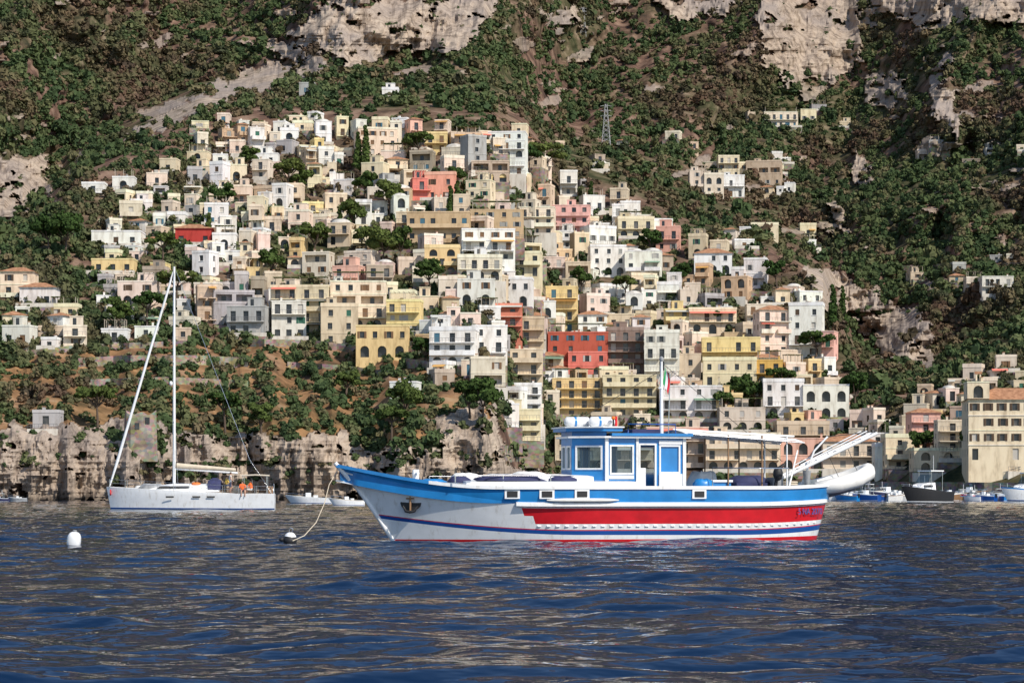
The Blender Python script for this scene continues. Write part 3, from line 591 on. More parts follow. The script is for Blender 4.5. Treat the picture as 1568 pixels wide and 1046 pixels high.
# ------------------------------------------------------------ fishing boat
th=math.radians(15)
FB=empty('fishing_boat',(2.18-7.1*math.cos(th),66-7.1*math.sin(th),0.0),th)
def zs(s): return 1.47+(.58*(1-s/.26)**2 if s<.26 else 0)+(.10*((s-.8)/.2)**2 if s>.8 else 0)
def zb(s): return 1.05+(.85*(1-s/.36)**3 if s<.36 else 0)+(.10*((s-.75)/.25)**2 if s>.75 else 0)
def zl(s): return .32+(.42*(1-s/.4)**2 if s<.4 else 0)+(.14*((s-.75)/.25)**2 if s>.75 else 0)
def hp(s,z):
    x0=1.6*max(0,1-z/2.05)**.8 if z>0 else 1.6-z*1.3
    x1=13.6+.26*z if z>0 else 13.6+z*.6
    Bz=1.68+.27*min(z/1.2,1) if z>=0 else 1.68*math.sqrt(max(0,1-(z/.8)**2))
    e=1-(1-min(s/.45,1))**(1.75+.35*max(0,z)); e=e**.95
    if s>.58: e*=max(0,1-((s-.58)/.42)**2.8)**.5
    return Vector((x0+(x1-x0)*s,-Bz*e,z))
S_=[ (i/110)**1.15 for i in range(106)]; S_=[min(1,s) for s in S_]+[.96,.97,.98,.987,.993,.997,1.0]; S_=sorted(set(S_))
RS=.285
rows=[(zs,iB),(lambda s:(zs(s)+zb(s))/2,iB),(zb,iW),(lambda s:zb(s)-.05,iW),(lambda s:zb(s)-.13,'R'),(lambda s:zb(s)-.34,'R'),(lambda s:zb(s)-.55,iW),(lambda s:(zb(s)-.55)*.5+.5*zl(s),iW),(lambda s:zl(s)+.025,iR),(zl,iDB),(lambda s:zl(s)-.09-.05*s,iW),(lambda s:.09+(.06*(s-.7)/.3 if s>.7 else 0),iR),(lambda s:.03,iAR),(lambda s:-.25,iAR),(lambda s:-.5,iAR),(lambda s:-.79,iAR)]
mb=MB()
for side in (1,-1):
    P=[]
    for fz,_ in rows:
        P.append([ (lambda v:(v.x,v.y*side,v.z))(hp(s,fz(s))) for s in S_])
    def mi(i,j):
        m=rows[i][1]
        if m=='R': return iR if S_[j]>RS+(.012 if i==5 else 0) else iW
        return m
    mb.grid(P,mi)
hull=mb.obj('hull',BM,parent=FB)
mb=MB()
for side in (1,-1):
    A=[];Bq=[];Cc=[];rub=[]
    for s in S_:
        v=hp(s,zs(s)); dz=.42; y=max(abs(v.y)-.06,0)
        A.append([(v.x+(.1 if s<.02 else 0),-side*y,v.z),(v.x+(.12 if s<.02 else 0),-side*max(0,y-.04),v.z-dz)])
        yo=-side*(abs(v.y)+.04); yi=-side*max(0,abs(v.y)-.13)
        Cc.append([(v.x,yo,v.z-.05),(v.x,yo,v.z+.04),(v.x,yi,v.z+.04),(v.x,yi,v.z-.03)])
        Bq.append([(v.x,-side*max(0,y-.04),v.z-dz),(v.x,0,v.z-dz+.05)])
        if s>.27:
            r=hp(s,zb(s)-.02); yy=abs(r.y); rub.append([(r.x,-side*yy,r.z+.05),(r.x,-side*(yy+.07),r.z+.03),(r.x,-side*(yy+.07),r.z-.06),(r.x,-side*yy,r.z-.08)])
    mb.grid(A,iB); mb.grid(Bq,iDK); mb.grid(Cc,lambda i,j:iB if S_[i]<.125 else iW,smooth=False); mb.grid(rub,iW,smooth=False)
    for k in range(34):
        s=.31+.65*k/33; r=hp(s,zb(s)-.60); mb.box(r.x-.05,r.x+.05,(r.y-.025)*side if side>0 else -r.y-.01,(r.y+.01)*side if side>0 else -r.y+.025,r.z-.02,r.z+.012,iW)
mb.tube([hp(0,z)+Vector((-.02,0,0)) for z in (2.12,1.9,1.5,1.1,.7,.3,0,-.3)],[.06,.07,.06,.06,.06,.06,.06,.06],iW)
mb.obj('deck_and_rails',BM,parent=FB)
mb=MB()
def ring(sa,sb,inset,z0,z1,m,mt,n=24,steps=None):
    P=[]
    for i in range(n+1):
        s=sa+(sb-sa)*i/n; v=hp(s,zs(s)); y=max(.1,abs(v.y)-inset); P.append((v.x,y)); 
    for side in (-1,1):
        mb.grid([[(x,side*y,z0) for x,y in P],[(x,side*(y-.04),z1) for x,y in P]],m)
        mb.grid([[(x,side*(y-.04),z1) for x,y in P],[(x,0,z1+.08) for x,y in P]],mt)
    for e in (0,-1):
        x,y=P[e]; mb.poly([(x,-y,z0),(x,y,z0),(x,y-.04,z1),(x,0,z1+.08),(x,-y+.04,z1)],m)
ring(.20,.54,.10,1.35,1.62,iW,iDK)
ring(.27,.46,.6,1.6,1.76,iW,iCV)
def lump(c,r,m,seed=0):
    P=[];nu=16;nv=8
    for i in range(nv+1):
        ph=i/nv*math.pi/2
        cc=max(0,math.cos(ph))**.5
        P.append([(c[0]+r[0]*cc*math.cos(t*2*math.pi/nu)*(1+.12*math.sin(t*3+i+seed)),c[1]+r[1]*cc*math.sin(t*2*math.pi/nu),c[2]+r[2]*math.sin(ph)*(1+.2*math.sin(t*2.3+seed)*cc)) for t in range(nu)])
    mb.grid(P,m,closed=True)
lump((4.5,-1.15,1.64),(.95,.4,.17),iNV,1); lump((5.9,-1.1,1.64),(.5,.35,.14),iNV,2); lump((3.2,-.7,1.6),(.3,.25,.16),iNV,5); lump((3.6,.2,1.66),(.4,.3,.2),iCV,3); lump((5.3,.0,1.72),(.5,.4,.18),iCV,4); lump((2.6,-.2,1.6),(.35,.3,.1),iB,6)
mb.box(2.1,2.25,-.07,.07,1.2,1.95,iW); mb.tube([(2.175,-.3,1.85),(2.175,.3,1.85)],.04,iW)
for sdd in (-1,1):
    for xx in (2.9,4.2,5.5): mb.tube([(xx,sdd*1.5,1.6),(xx,sdd*1.5,1.78)],.02,iST,k=5)
    mb.tube([(2.9,sdd*1.5,1.78),(5.5,sdd*1.5,1.78)],.014,iST,k=5)
for pxl in (4.40,5.30,6.24,9.51):
    s=.5
    for _ in range(40):
        v=hp(s,1.24); s+=(pxl-v.x)/13.0
    a=hp(s-.012,1.26);bq=hp(s+.012,1.26); d=(bq-a).normalized(); n=Vector((d.y,-d.x,0)); c=(a+bq)/2
    def q(u,z,o): return c+d*u+n*o+Vector((0,0,z-1.26+.0))
    for (u0,u1,z0,z1,o,m) in ((-.2,.2,1.17,1.41,.035,iW),(-.14,.14,1.21,1.37,.045,iBL)):
        mb.poly([q(u0,z0,o),q(u1,z0,o),q(u1,z1,o),q(u0,z1,o)],m)
        if m==iW:
            for (ua,za),(ub,zb2) in (((u0,z0),(u1,z0)),((u1,z0),(u1,z1)),((u1,z1),(u0,z1)),((u0,z1),(u0,z0))): mb.poly([q(ua,za,-.05),q(ub,zb2,-.05),q(ub,zb2,o),q(ua,za,o)],m)
mb.tube([hp(.34+.15*i/8,1.13)+Vector((0,-.07,0)) for i in range(9)],[.02,.05,.06,.06,.06,.06,.06,.05,.02],iCV)
mb.obj('foredeck_gear',BM,parent=FB)
mb=MB(); c=hp(.075,1.0); c2=hp(.1,1.0); d=(c2-c).normalized(); n=Vector((d.y,-d.x,0)).normalized()
def an(u,z,o=.04): return c+d*u+n*o+Vector((0,0,z))
mb.poly([an(.36*math.cos(t)*.8,.2*math.sin(t)+.05,.03) for t in [i*6.283/16 for i in range(16)]],iBL)
mb.tube([an(.0,.24,.08),an(0,-.16,.1)],.03,iWD); mb.tube([an(-.2,-.02,.08),an(-.12,-.16,.1),an(0,-.18,.12),an(.12,-.16,.1),an(.2,-.02,.08)],[.02,.04,.045,.04,.02],iBL)
mb.tube([an(-.11,.18,.1),an(.11,.18,.1)],.022,iWD)
mb.tube([an(.08*math.cos(t),.3+.07*math.sin(t),.08) for t in [i*6.283/10 for i in range(11)]],.02,iBL)
mb.obj('anchor',BM,parent=FB)
# wheelhouse
mb=MB()
def panel(A,Bp,z0,z1,ops,m,fr=iW,glass=True,t=.05):
    A=Vector((A[0],A[1],0));Bp=Vector((Bp[0],Bp[1],0)); d=(Bp-A); w=d.length; d.normalize(); n=Vector((d.y,-d.x,0))
    P=lambda u,z,o=0:A+d*u+n*o+Vector((0,0,z))
    for o,fl in ((0,0),(-t,1)):
        Q=lambda u0,u1,a,b9,mm=m:mb.poly([P(u0,a,o),P(u1,a,o),P(u1,b9,o),P(u0,b9,o)],mm)
        x=0
        for (u0,u1,a,b9,g,lo) in ops:
            if u0>x: Q(x,u0,z0,z1)
            if a>z0: Q(u0,u1,z0,a,lo if lo is not None and not fl else m)
            if b9<z1: Q(u0,u1,b9,z1)
            x=u1
        if x<w: Q(x,w,z0,z1)
    for (u0,u1,a,b9,g,lo) in ops:
        f=.045
        def bar(ua,ub,za,zc): 
            pts=[P(ua,za,.025),P(ub,za,.025),P(ub,zc,.025),P(ua,zc,.025),P(ua,za,-t-.01),P(ub,za,-t-.01),P(ub,zc,-t-.01),P(ua,zc,-t-.01)]
            for ff in ((0,1,2,3),(5,4,7,6),(0,4,5,1),(1,5,6,2),(2,6,7,3),(3,7,4,0)): mb.poly([pts[i] for i in ff],fr)
        bar(u0,u0+f,a,b9);bar(u1-f,u1,a,b9);bar(u0+f,u1-f,b9-f,b9)
        if g!='open': bar(u0+f,u1-f,a,a+f); mb.poly([P(u0+f,a+f,-.02),P(u1-f,a+f,-.02),P(u1-f,b9-f,-.02),P(u0+f,b9-f,-.02)],g)
zr=2.80
panel((6.98,.52),(6.98,-.52),1.5,zr+.18,[(.08,.48,1.95,2.6,iGS,None),(.56,.96,1.95,2.6,iGS,None)],iB)
panel((6.98,-.52),(7.78,-1.05),1.2,zr+.18,[(.10,.86,1.95,2.6,iGS,None)],iB)
panel((7.78,1.05),(6.98,.52),1.2,zr+.18,[(.10,.86,1.95,2.6,iGS,None)],iB)
for sd in (1,-1):
    ops=[(.10,.78,1.82,2.62,iGS,None),(.92,1.42,1.12,2.66,'open',None),(1.5,2.1,1.85,2.62,iB if sd>0 else iGS,iW)]
    if sd>0: panel((7.78,-1.05),(10.0,-1.05),1.08,zr,ops,iB)
    else: panel((10.0,1.05),(7.78,1.05),1.08,zr,[(.1,.7,1.85,2.62,iGS,None),(.8,1.3,1.12,2.66,'open',None),(1.42,2.1,1.82,2.62,iGS,None)],iB)
mb.box(9.27,9.93,-1.10,-1.055,1.08,1.84,iW); mb.box(9.27,9.93,-1.085,-1.054,2.64,2.74,iW)
mb.box(7.86,8.56,-1.075,-1.053,1.70,1.80,iW); mb.box(7.75,7.84,-1.09,-1.0,1.1,zr,iW); mb.box(9.95,10.04,-1.09,-1.0,1.1,zr,iW); mb.box(8.62,8.69,-1.09,-1.052,1.1,zr,iW)
mb.box(8.72,8.95,-.9,-.86,1.15,2.0,iW)
mb.poly([(10.0,-1.05,1.08),(10.0,1.05,1.08),(10.0,1.05,1.8),(10.0,-1.05,1.8)],iB); mb.poly([(10.0,-1.05,2.55),(10.0,1.05,2.55),(10.0,1.05,zr),(10.0,-1.05,zr)],iB)
mb.poly([(7.0,-1,1.1),(10,-1,1.1),(10,1,1.1),(7,1,1.1)],iDK)
def slab(pts,z0,z1,m):
    mb.poly([(x,y,z1) for x,y in pts],m); mb.poly([(x,y,z0) for x,y in pts][::-1],m)
    for i in range(len(pts)): a=pts[i];b9=pts[(i+1)%len(pts)]; mb.poly([(a[0],a[1],z0),(b9[0],b9[1],z0),(b9[0],b9[1],z1),(a[0],a[1],z1)],m)
slab([(6.85,-.6),(7.7,-1.18),(10.15,-1.18),(10.15,1.18),(7.7,1.18),(6.85,.6)],zr,zr+.05,iW)
slab([(7.9,-1.21),(10.2,-1.21),(10.2,1.21),(7.9,1.21)],zr+.053,zr+.13,iB)
slab([(6.78,-.62),(7.66,-1.2),(8.2,-1.2),(8.2,1.2),(7.66,1.2),(6.78,.62)],zr+.18,zr+.27,iB)
slab([(6.74,-.66),(7.64,-1.24),(8.24,-1.24),(8.24,1.24),(7.64,1.24),(6.74,.66)],zr+.273,zr+.31,iW)
for x0,y0 in ((7.15,-.45),(7.75,-.75),(7.4,.3)):
    mb.tube([(x0-.35,y0,zr+.44),(x0-.3,y0,zr+.44),(x0+.3,y0,zr+.44),(x0+.35,y0,zr+.44)],[.08,.14,.14,.08],iW,k=12); mb.tube([(x0-.1,y0,zr+.44),(x0-.04,y0,zr+.44)],.148,iB,k=12)
mb.tube([(8.2,-.6,zr+.3),(8.2,-.6,zr+.6)],.04,iR); mb.tube([(8.45,-.9,zr+.13),(8.45,-.9,zr+.38),(9.8,-.9,zr+.38),(9.8,-.9,zr+.13)],.02,iDB); mb.box(8.7,9.5,-.5,.3,zr+.13,zr+.26,iNV)
mb.tube([(8.0,-1.0,zr+.3),(8.0,-1.0,zr+.5)],.025,iBL); mb.ell((8.0,-1.0,zr+.54),(.06,.06,.05),iOR)
mb.box(7.3,7.8,-.4,.4,1.1,1.9,iWD); mb.tube([(7.9,.3*math.cos(t),1.9+.3*math.sin(t)) for t in [i*6.283/14 for i in range(15)]],.025,iWD)
mb.obj('wheelhouse',BM,(-.6,0,0),parent=FB)
# mast, flags, rigging
mb=MB()
mb.tube([(9.35,0,zr),(9.35,0,4.95)],[.06,.035],iW); mb.tube([(9.2,-.25,4.2),(9.5,.25,4.2)],.025,iW); mb.ell((9.35,0,5.0),(.06,.06,.08),iGR)
mb.tube([(9.55,0,zr+.1),(9.6,0,4.6)],.015,iST)
for q,(a,b9,m) in enumerate(((0,.2,iGN),(.2,.4,iW),(.4,.6,iR))):
    P=[[ (9.42+.18*u+.04*math.sin(v*7),-.05+.09*math.sin(u*5+v*4),4.95-v-.55*u) for v in (0,.2,.4,.6)] for u in [a+(b9-a)*k/4 for k in range(5)]]
    mb.grid(P,m)
mb.tube([(9.35,0,4.9),(12.9,0,2.2)],.008,iBL,k=4); mb.tube([(9.35,0,4.7),(6.7,0,zr+.35)],.008,iBL,k=4)
P=[]
for i in range(19):
    u=i/18; row=[]
    for j in range(9):
        v=j/8*2-1; row.append((9.7+3.5*u,v*(1.05-.15*u),3.06-.14*u-.05*math.sin(u*math.pi)-.13*v*v-.3*max(0,u-.75)*4*.25+.015*math.sin(u*19+v*3)))
    P.append(row)
mb.grid(P,iCV); mb.tube([(9.7,0,3.07),(13.25,0,2.9)],.03,iW)
for y in (-1,1): mb.tube([(9.7,y*1.05,2.93),(13.2,y*.9,2.7)],.018,iST,k=5)
for x,y in ((10.95,-.95),(11.95,-.9),(12.7,-.85),(10.95,.95),(11.95,.9),(12.7,.85)): mb.tube([(x,y,1.1),(x,y,2.9)],.022,iWD if x<12.5 else iW)
mb.tube([(10.3,-1.5,1.5),(10.3,-1.5,2.0),(12.6,-1.25,2.0),(12.6,-1.25,1.5)],.018,iST)
mb.obj('mast_and_awning',BM,(-.25,0,0),parent=FB)
mb=MB()
mb.box(10.2,10.8,-.9,-.2,1.1,1.62,iB); mb.box(10.16,10.84,-.94,-.16,1.62,1.68,iW)
mb.box(11.0,11.9,-.8,.3,1.1,1.6,iNV); lump((11.5,-.3,1.58),(.6,.5,.22),iNV,7); mb.box(12.1,12.4,-.7,-.2,1.1,1.75,iGR)
lump((10.5,.6,1.2),(.5,.4,.7),iCV,8); lump((9.9,-1.2,1.45),(.3,.2,.25),iB,3)
for i in range(3): mb.tube([(12.75+.2*math.cos(t),-.3+.2*math.sin(t),1.5+.06*i) for t in [j*6.283/12 for j in range(13)]],.03,iBG)
mb.tube([(12.1,-.9,1.5),(12.15,-.95,2.0),(12.35,-.9,2.1)],.05,iBL); mb.ell((12.15,-.95,1.85),(.14,.14,.2),iBL)
mb.obj('aft_deck_gear',BM,parent=FB)
mb=MB()
for sd in (-1,1):
    a=Vector((12.3,sd*.22,1.75)); e=Vector((15.1,sd*.22,3.0)); mb.tube([a,e],.05,iW)
    mb.tube([a+Vector((.5,0,.35)),e+Vector((-.3,0,.06))],.018,iW)
for k in range(6): q=Vector((12.3,0,1.75)).lerp(Vector((15.1,0,3.0)),k/5.); mb.tube([q+Vector((0,-.22,0)),q+Vector((0,.22,0))],.022,iW,k=5)
mb.tube([(12.9,0,1.5),(13.3,0,2.5),(13.7,0,2.9)],.03,iW); mb.tube([(13.7,0,2.9),(15.1,0,3.05)],.012,iBL,k=4)
mb.tube([(12.2,-.9,1.5),(12.6,-.5,2.5)],.025,iW)
path=[(13.1,-.55,1.45),(13.8,-.58,1.55),(14.4,-.5,1.7),(14.8,-.28,1.88),(14.92,0,1.95),(14.8,.28,1.88),(14.4,.5,1.7),(13.8,.58,1.55),(13.1,.55,1.45)]
mb.tube([path[0]]+path+[path[-1]],[.03]+[.17,.22,.23,.22,.22,.22,.23,.22,.17]+[.03],iCV,k=12)
mb.grid([[(x,y*.9,z-.12) for x,y,z in path[:5]],[(x,0,z-.34) for x,y,z in path[:5]],[(x,-y*.9,z-.12) for x,y,z in path[:5]]],iGR)
mb.box(13.2,13.25,-.45,.45,1.3,1.7,iW); mb.tube([(13.0,-.2,1.3),(13.0,-.2,1.95)],[.05,.12],iGR)
for p in path[1:3]: mb.tube([(p[0],p[1],p[2]+.2),(p[0]-.1,0,p[2]+.9)],.01,iBL,k=4)
mb.obj('tender_and_gangway',BM,(.3,0,0),parent=FB)
cu=bpy.data.curves.new('registration','FONT'); cu.body='5 NA 2070'; cu.extrude=.004
to=link(bpy.data.objects.new('registration_lettering',cu)); cu.materials.append(B_db); to.parent=FB
a=hp(.90,.74);bq=hp(.965,.74); d=(bq-a); ang=math.atan2(d.y,d.x); to.location=a+Vector((.02,-.10,0)); to.rotation_euler=(math.radians(90),0,ang); cu.size=.24
mb=MB()
mb.tube([Wp(516,722,64.4),Wp(504,742,64.1),Wp(497,770,63.7),Wp(484,800,63.2),Wp(466,820,62.8),Wp(448,828,62.5)],.012,iBG,k=5); mb.obj('mooring_rope',BM)
# ------------------------------------------------------------ buoys
def buoy(px,yb,r,h,name,two=False):
    D=H0*F/(yb-HY); mb=MB()
    if two:
        mb.ell((0,0,.02),(r,r,h*.85),iBL,(1,1,1),20,12); mb.ell((0,0,.06),(r*.93,r*.93,h),iW,(1,1,1),20,8,.25,1); mb.tube([(0,0,h),(0,0,h+.1)],.03,iBL); mb.tube([(.05*math.cos(t),0,h+.12+.05*math.sin(t)) for t in [i*.6283 for i in range(11)]],.014,iST)
        mb.ell((-.22,-.05,.03),(.07,.07,.06),iBL)
    else: mb.ell((0,0,.06),(r,r,h),iW,(1,1,1),20,12,-1,1,.72); mb.tube([(0,0,h*.9),(0,0,h+.1)],.05,iGR,k=10)
    o=mb.obj(name,BM,(0,0,0)); p=Wp(px,yb,D); o.location=(p.x,p.y,0.06); o.rotation_euler=(.08,.1,0); return o
buoy(113,836,.17,.24,'mooring_buoy'); buoy(444,832,.18,.18,'mooring_buoy',True)
# ------------------------------------------------------------ generic small hull
def hullmb(mb,L,B,fb,fs,mh,mtop=None,rake=.9,stripe=None,trans=.8,deckz=.25,mdeck=iDK):
    nS=26; S=[i/nS for i in range(nS+1)]
    sh=lambda s: fb+(fs-fb)*min(1,s*1.3)
    def pt(s,z,sd):
        x0=rake*max(0,1-z/fb) if z>0 else rake-z; e=(1-(1-min(s/.5,1))**(2.0))**.85
        if s>.6: e*=1-(1-trans)*((s-.6)/.4)**2
        Bz=B/2*(.86+.14*min(1,z/fs)) if z>=0 else B/2*.86*math.sqrt(max(0,1-(z/.5)**2))
        return (x0+(L-x0)*s,sd*Bz*e,z)
    lv=[1,.9,.8,.45,.12,.05]
    for sd in (-1,1):
        P=[[pt(s,sh(s)*l,sd) for s in S] for l in lv]+[[pt(s,-.45,sd) for s in S]]
        mb.grid(P,lambda i,j: (mtop if mtop is not None else mh) if i==0 else (stripe if (stripe is not None and i==4) else mh))
        mb.grid([[pt(s,sh(s),sd) for s in S],[(pt(s,sh(s),0)[0],0,sh(s)+.04) for s in S]],mdeck)
    mb.poly([pt(1,sh(1)*l,-1) for l in lv]+[pt(1,-.45,1)]+[pt(1,sh(1)*l,1) for l in lv[::-1]],mh)
    return pt,sh
# ------------------------------------------------------------ sailboat
D=192.; k=D/F; SYAW=math.radians(4)
SB=empty('sailboat',(Wp(163,756,D).x,D,0),SYAW); L=(420-163)*k
mb=MB(); pt,sh=hullmb(mb,L,4.0,1.85,1.3,iW,iW,.35,iDB,.85,mdeck=iCV)
X=lambda px:(px-163)*k
P=[]
for u in [i/12 for i in range(13)]:
    x=X(215)+(X(335)-X(215))*u; hgt=.55*math.sin(min(1,u*2.2)*math.pi/2)*(1 if u<.92 else .8)
    P.append([(x,-1.25,1.45),(x,-1.1,1.5+hgt*.8),(x,-.6,1.55+hgt),(x,.6,1.55+hgt),(x,1.1,1.5+hgt*.8),(x,1.25,1.45)])
mb.grid(P,iW,smooth=False); mb.poly(P[-1],iW)
mb.poly([(X(240),-1.235,1.72),(X(290),-1.225,1.74),(X(290),-1.16,1.92),(X(246),-1.17,1.9)],iBL)
for a in (256,296,318): mb.poly([(X(a),-2.035,1.0),(X(a+12),-2.035,1.0),(X(a+12),-2.045,1.12),(X(a),-2.045,1.12)],iBL)
mb.obj('hull',BM,parent=SB)
mb=MB(); mx=X(266); top=H0+(756-408)*k
mb.tube([(mx,0,1.6),(mx,0,top)],[.13,.09],iW,k=8)
for z in (top*.36,top*.6,top*.8):
    mb.tube([(mx,-1.1,z+.1),(mx,0,z),(mx,1.1,z+.1)],.035,iW)
for sd in (-1,1):
    mb.tube([(mx+.2,sd*1.8,1.5),(mx,sd*1.1,top*.36+.1),(mx,sd*1.1,top*.6+.1),(mx,sd*.9,top*.8+.1),(mx,0,top-.2)],.018,iST,k=4); mb.tube([(L-.2,sd*1.2,1.3),(L-2,sd*.4,4),(mx,0,top)],.014,iST,k=4)
mb.tube([(.25,0,1.9),(.9,0,4),(mx-.35,0,top-1.4),(mx-.1,0,top-.4)],[.06,.12,.09,.03],iW,k=8)
mb.tube([(mx,0,3.3),(X(363),0,2.95)],.09,iW)
P=[]
for i in range(12):
    u=i/11; x=mx+.2+(X(360)-mx-.2)*u; r=.22*(1-.45*u); P.append([(x,r*math.cos(t),3.52-.32*u+r*1.1*math.sin(t)) for t in [j*6.283/8 for j in range(8)]])
mb.grid(P,iBG,closed=True)
mb.tube([(mx,0,top),(mx,0,top+.5)],.015,iBL); mb.tube([(mx-.3,0,top+.4),(mx+.3,0,top+.4)],.015,iBL); mb.ell((mx-.25,0,top*.52),(.14,.14,.2),iW)
mb.obj('mast_and_rigging',BM,parent=SB)
mb=MB()
def hoop(x0,x1,hw,z0,z1,m,n=10):
    P=[]
    for u in (0,.33,.66,1):
        x=x0+(x1-x0)*u; P.append([(x,-hw*math.cos(t*math.pi/n),z0+(z1-z0)*(.75+.25*math.sin(u*math.pi))*max(0,math.sin(t*math.pi/n))**.6) for t in range(n+1)])
    mb.grid(P,m)
hoop(X(318),X(338),1.2,1.6,2.6,iNV)
P=[]
for u in [i/6 for i in range(7)]: x=X(368)+(X(412)-X(368))*u; P.append([(x,y,2.75+.12*math.cos(y)-.1*abs(u-.5)) for y in (-1.5,-.8,0,.8,1.5)])
mb.grid(P,iBG)
for x in (X(372),X(408)):
    for y in (-1.45,1.45): mb.tube([(x,y,1.3),(x,y,2.75)],.025,iST,k=5)
for sd in (-1,1):
    pr=None
    for i in range(11):
        s=.02+.96*i/10; p=Vector(pt(s,sh(s),sd)); mb.tube([p,p+Vector((0,0,.62))],.018,iST,k=4)
        if pr is not None:
            for z in (.32,.61): mb.tube([pr+Vector((0,0,z)),p+Vector((0,0,z))],.012,iST,k=4)
        pr=p
mb.tube([(L-.1,-1.3,1.3),(L-.1,-1.3,2.1),(L-.1,1.3,2.1),(L-.1,1.3,1.3)],.03,iST)
mb.tube([(X(385),.45*math.cos(t),1.95+.45*math.sin(t)) for t in [i*6.283/16 for i in range(17)]],.03,iST)
mb.tube([(.37,-.5+.2*math.cos(t),1.4+.2*math.sin(t)) for t in [i*6.283/12 for i in range(13)]],.05,iR)
lump((X(232),-.3,1.6),(1.0,.8,.5),iGR,2); lump((X(215),.2,1.65),(.5,.5,.3),iCV,3); mb.box(X(350),X(366),.9,1.3,1.4,1.9,iBG); lump((X(300),-.7,1.9),(.4,.3,.3),iOR,3)
mb.box(L-.5,L-.1,-1.0,-.5,1.2,1.9,iWD)
mb.obj('deck_fittings',BM,parent=SB)
# people
sk=simple('skin',(.45,.26,.18),.6); hair=simple('hair',(.03,.02,.015),.8)
def person(name,loc,rz,shirt,shorts,sit=True):
    if sit: J=[(0,0,.0),(0,0,.28),(.02,0,.48),(.03,0,.56),(.05,0,.68),(.05,0,.80),
        (0,-.1,-.02),(.40,-.14,.03),(.44,-.14,-.38),(.56,-.14,-.43),(0,.1,-.02),(.42,.14,.03),(.46,.14,-.38),(.58,.14,-.43),
        (.02,-.19,.45),(.14,-.24,.2),(.36,-.2,.12),(.43,-.19,.1),(.02,.19,.45),(.16,.26,.2),(.38,.18,.22),(.45,.16,.22)]
    else: J=[(0,0,.9),(0,0,1.15),(0,0,1.38),(0,0,1.46),(.02,0,1.58),(.02,0,1.70),
        (0,-.1,.85),(.03,-.12,.48),(0,-.13,.08),(.13,-.14,.03),(0,.1,.85),(-.03,.12,.48),(-.08,.13,.08),(.06,.14,.03),
        (0,-.19,1.36),(.02,-.25,1.1),(.2,-.22,.98),(.27,-.2,.97),(0,.19,1.36),(-.02,.26,1.1),(.12,.26,.9),(.17,.25,.86)]
    E2=[(0,1),(1,2),(2,3),(3,4),(4,5),(0,6),(6,7),(7,8),(8,9),(0,10),(10,11),(11,12),(12,13),(2,14),(14,15),(15,16),(16,17),(2,18),(18,19),(19,20),(20,21)]
    rad=[.15,.14,.14,.06,.10,.09,.09,.07,.05,.04,.09,.07,.05,.04,.065,.05,.035,.035,.065,.05,.035,.035]
    me=bpy.data.meshes.new(name); me.from_pydata(J,E2,[]); o=bpy.data.objects.new(name,me); link(o)
    m=o.modifiers.new('s','SKIN')
    for i,r in enumerate(rad): me.skin_vertices[0].data[i].radius=(r,r)
    me.skin_vertices[0].data[0].use_root=True
    o.modifiers.new('ss','SUBSURF').levels=1
    dg=bpy.context.evaluated_depsgraph_get(); m2=bpy.data.meshes.new_from_object(o.evaluated_get(dg)); bpy.data.objects.remove(o)
    m2.materials.clear()
    for q in (shirt,shorts,sk,hair): m2.materials.append(q)
    base=0 if sit else .9
    for p in m2.polygons:
        c=p.center; z=c.z-base; p.use_smooth=True
        if z>.70 or (z>.62 and c.x<.0): p.material_index=3
        elif z>.54: p.material_index=2
        elif sit: p.material_index=(0 if z>.08 and c.x<.18 else 1 if c.x<.3 and z>-.2 else 2)
        else: p.material_index=(0 if z>.02 and abs(c.y)<.24 else 1 if z>-.4 and abs(c.y)<.2 else 2)
    o=bpy.data.objects.new(name,m2); link(o); o.location=loc; o.rotation_euler=(0,0,rz)
    return o
orr=simple('orange_shirt',(.85,.16,.03),.8); nvv=simple('navy_shorts',(.04,.05,.1),.8); wht=simple('white_shirt',(.7,.7,.68),.8); yel=simple('yellow_shirt',(.75,.5,.1),.8)
SBM=Matrix.Translation((Wp(163,756,192.).x,192.,0))@Matrix.Rotation(SYAW,4,'Z')
def onboat(x,y,z): return SBM@Vector((x,y,z))
person('seated_sailor',onboat(X(371),-1.5,1.55),-1.3,orr,nvv); person('seated_sailor',onboat(X(384),-.9,1.65),2.8,orr,wht); person('seated_sailor',onboat(X(345),.6,2.0),.4,yel,nvv)
person('standing_sailor',onboat(X(352),-.2,1.35),.2,wht,nvv,False)
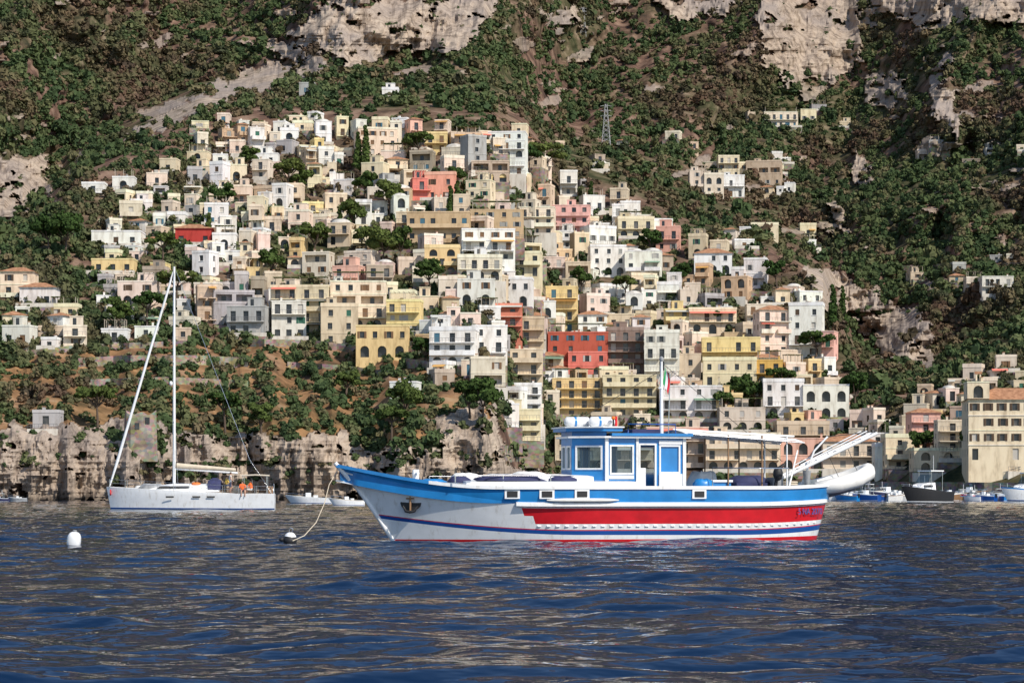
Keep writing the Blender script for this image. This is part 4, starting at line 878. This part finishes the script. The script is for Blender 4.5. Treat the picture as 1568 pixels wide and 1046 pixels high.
# ------------------------------------------------------------ other boats
def motorboat(px0,px1,yb,mh,mtop,kind='open',flip=False,name='motorboat',rz=0,hm=1.):
    D=min(H0*F/max(yb-HY,3.2),430); k=D/F; L=(px1-px0)*k/max(.3,math.cos(rz)); e=empty(name,(Wp(px0 if not flip else px1,756,D).x,D,0),rz if not flip else math.pi+rz)
    mb=MB(); B=min(L*.36,4.2)*(.7+.3*hm); fb=(L*.14+.25)*hm; fs=(L*.09+.2)*hm; pt,sh=hullmb(mb,L,B,fb,fs,mh,mtop,L*.14,iW if mh!=iW else iDB); mb.obj('hull',BM,parent=e)
    mb=MB()
    H=L*hm
    if kind=='cabin':
        P=[]
        for u,w,h in ((.25,.3,0),(.36,.7,.07*H),(.5,.8,.09*H),(.62,.8,.09*H)):
            P.append([(L*u,-B*.42*w,fs),(L*u,-B*.36*w,fs+h),(L*u,B*.36*w,fs+h),(L*u,B*.42*w,fs)])
        mb.grid(P,iW,smooth=False); mb.poly(P[-1],iW)
        mb.grid([[(L*.45,-B*.34,fs+.09*H),(L*.45,B*.34,fs+.09*H)],[(L*.53,-B*.3,fs+.17*H),(L*.53,B*.3,fs+.17*H)]],iGS)
        mb.box(L*.38,L*.55,-B*.335,B*.335,fs+.045*H,fs+.065*H,iBL)
        mb.box(L*.5,L*.78,-B*.36,B*.36,fs+.2*H,fs+.212*H,iW)
        for x in (.52,.76):
            for y in (-.33,.33): mb.tube([(L*x,B*y,fs),(L*x,B*y,fs+.2*H)],.04,iST,k=5)
        mb.tube([(L*.7,0,fs+.2*H),(L*.7,0,fs+.36*H)],.03,iW,k=5)
    else:
        mb.box(L*.45,L*.56,-B*.16,B*.16,fs,fs+.11*H,iW); mb.poly([(L*.45,-B*.18,fs+.11*H),(L*.45,B*.18,fs+.11*H),(L*.48,B*.16,fs+.17*H),(L*.48,-B*.16,fs+.17*H)],iGS)
        mb.box(L*.62,L*.7,-B*.3,B*.3,fs,fs+.06*H,iCV); mb.box(L*.15,L*.35,-B*.2,B*.2,fs+.02,fs+.05*H,iBG)
        mb.box(L*.98,L*1.04,-.2,.2,fs-.3,fs+.35,iBL)
    for sd in (-1,1): mb.tube([Vector(pt(s,sh(s),sd*.95))+Vector((0,0,.3 if s>.03 else .25)) for s in (.0,.1,.25,.4)],.022,iST,k=4)
    mb.obj('superstructure',BM,parent=e)
motorboat(436,508,771,iW,iCV,'open'); motorboat(503,556,774,iW,iBG,'open',rz=.3); motorboat(-22,14,768,iNV,iW,'cabin'); motorboat(12,42,767,iGR,iW,'open')
motorboat(1380,1460,770,iBL,iBL,'cabin',rz=.6,hm=1.6); motorboat(1328,1392,766,iNV,iW,'open',rz=.4,hm=1.4); motorboat(1462,1516,765,iR,iW,'open',hm=1.3); motorboat(1508,1542,764,iW,iB,'cabin',hm=1.6); motorboat(1532,1620,768,iW,iB,'cabin',rz=.5,hm=1.4)
motorboat(1288,1335,764,iB,iW,'open',hm=1.4); motorboat(1590,1660,762,iNV,iWD,'open')
cols=[iW,iW,iW,iCV,iB,iNV,iWD,iDB]
for i in range(46):
    a=1040+i*12.2+U(-5,5)
    if R()<.9: motorboat(a,a+U(22,42),U(759.6,760.6),random.choice(cols),random.choice([iW,iWD,iB]),random.choice(['open','open','cabin']),flip=R()<.5,rz=U(-.7,.7),hm=1.5)
for i in range(12):
    a=1275+i*26+U(-8,8); motorboat(a,a+U(32,50),U(761.2,762.6),random.choice(cols),random.choice([iW,iWD,iB,iR]),random.choice(['open','cabin']),flip=R()<.5,rz=U(-.7,.7),hm=1.5)
# ------------------------------------------------------------ light, world, camera
az=math.radians(44); el=math.radians(43)
sd=Vector((math.sin(az)*math.cos(el),-math.cos(az)*math.cos(el),math.sin(el)))
l=bpy.data.lights.new('sun','SUN'); l.energy=4.7; l.angle=math.radians(.5); l.color=(1,.92,.80); lo=link(bpy.data.objects.new('sun',l)); lo.rotation_euler=(-sd).to_track_quat('-Z','Y').to_euler(); lo.location=(100,-100,200)
w=bpy.data.worlds.new('World'); scn.world=w; w.use_nodes=True; nt=w.node_tree
sk2=nt.nodes.new('ShaderNodeTexSky'); sk2.sky_type='NISHITA'; sk2.sun_disc=False; sk2.sun_elevation=el; sk2.sun_rotation=math.atan2(sd.x,sd.y); sk2.dust_density=.5; sk2.ozone_density=2.5
bg=nt.nodes['Background']; nt.links.new(sk2.outputs[0],bg.inputs[0]); bg.inputs[1].default_value=.14
cam=bpy.data.cameras.new('camera'); co=link(bpy.data.objects.new('camera',cam)); co.location=(0,0,H0); co.rotation_euler=(math.radians(90),0,0); cam.lens=85; cam.sensor_width=36; cam.shift_y=233/1568; cam.clip_end=30000; cam.clip_start=.5
scn.camera=co
scn.view_settings.view_transform='Standard'; scn.view_settings.look='None'; scn.view_settings.exposure=0
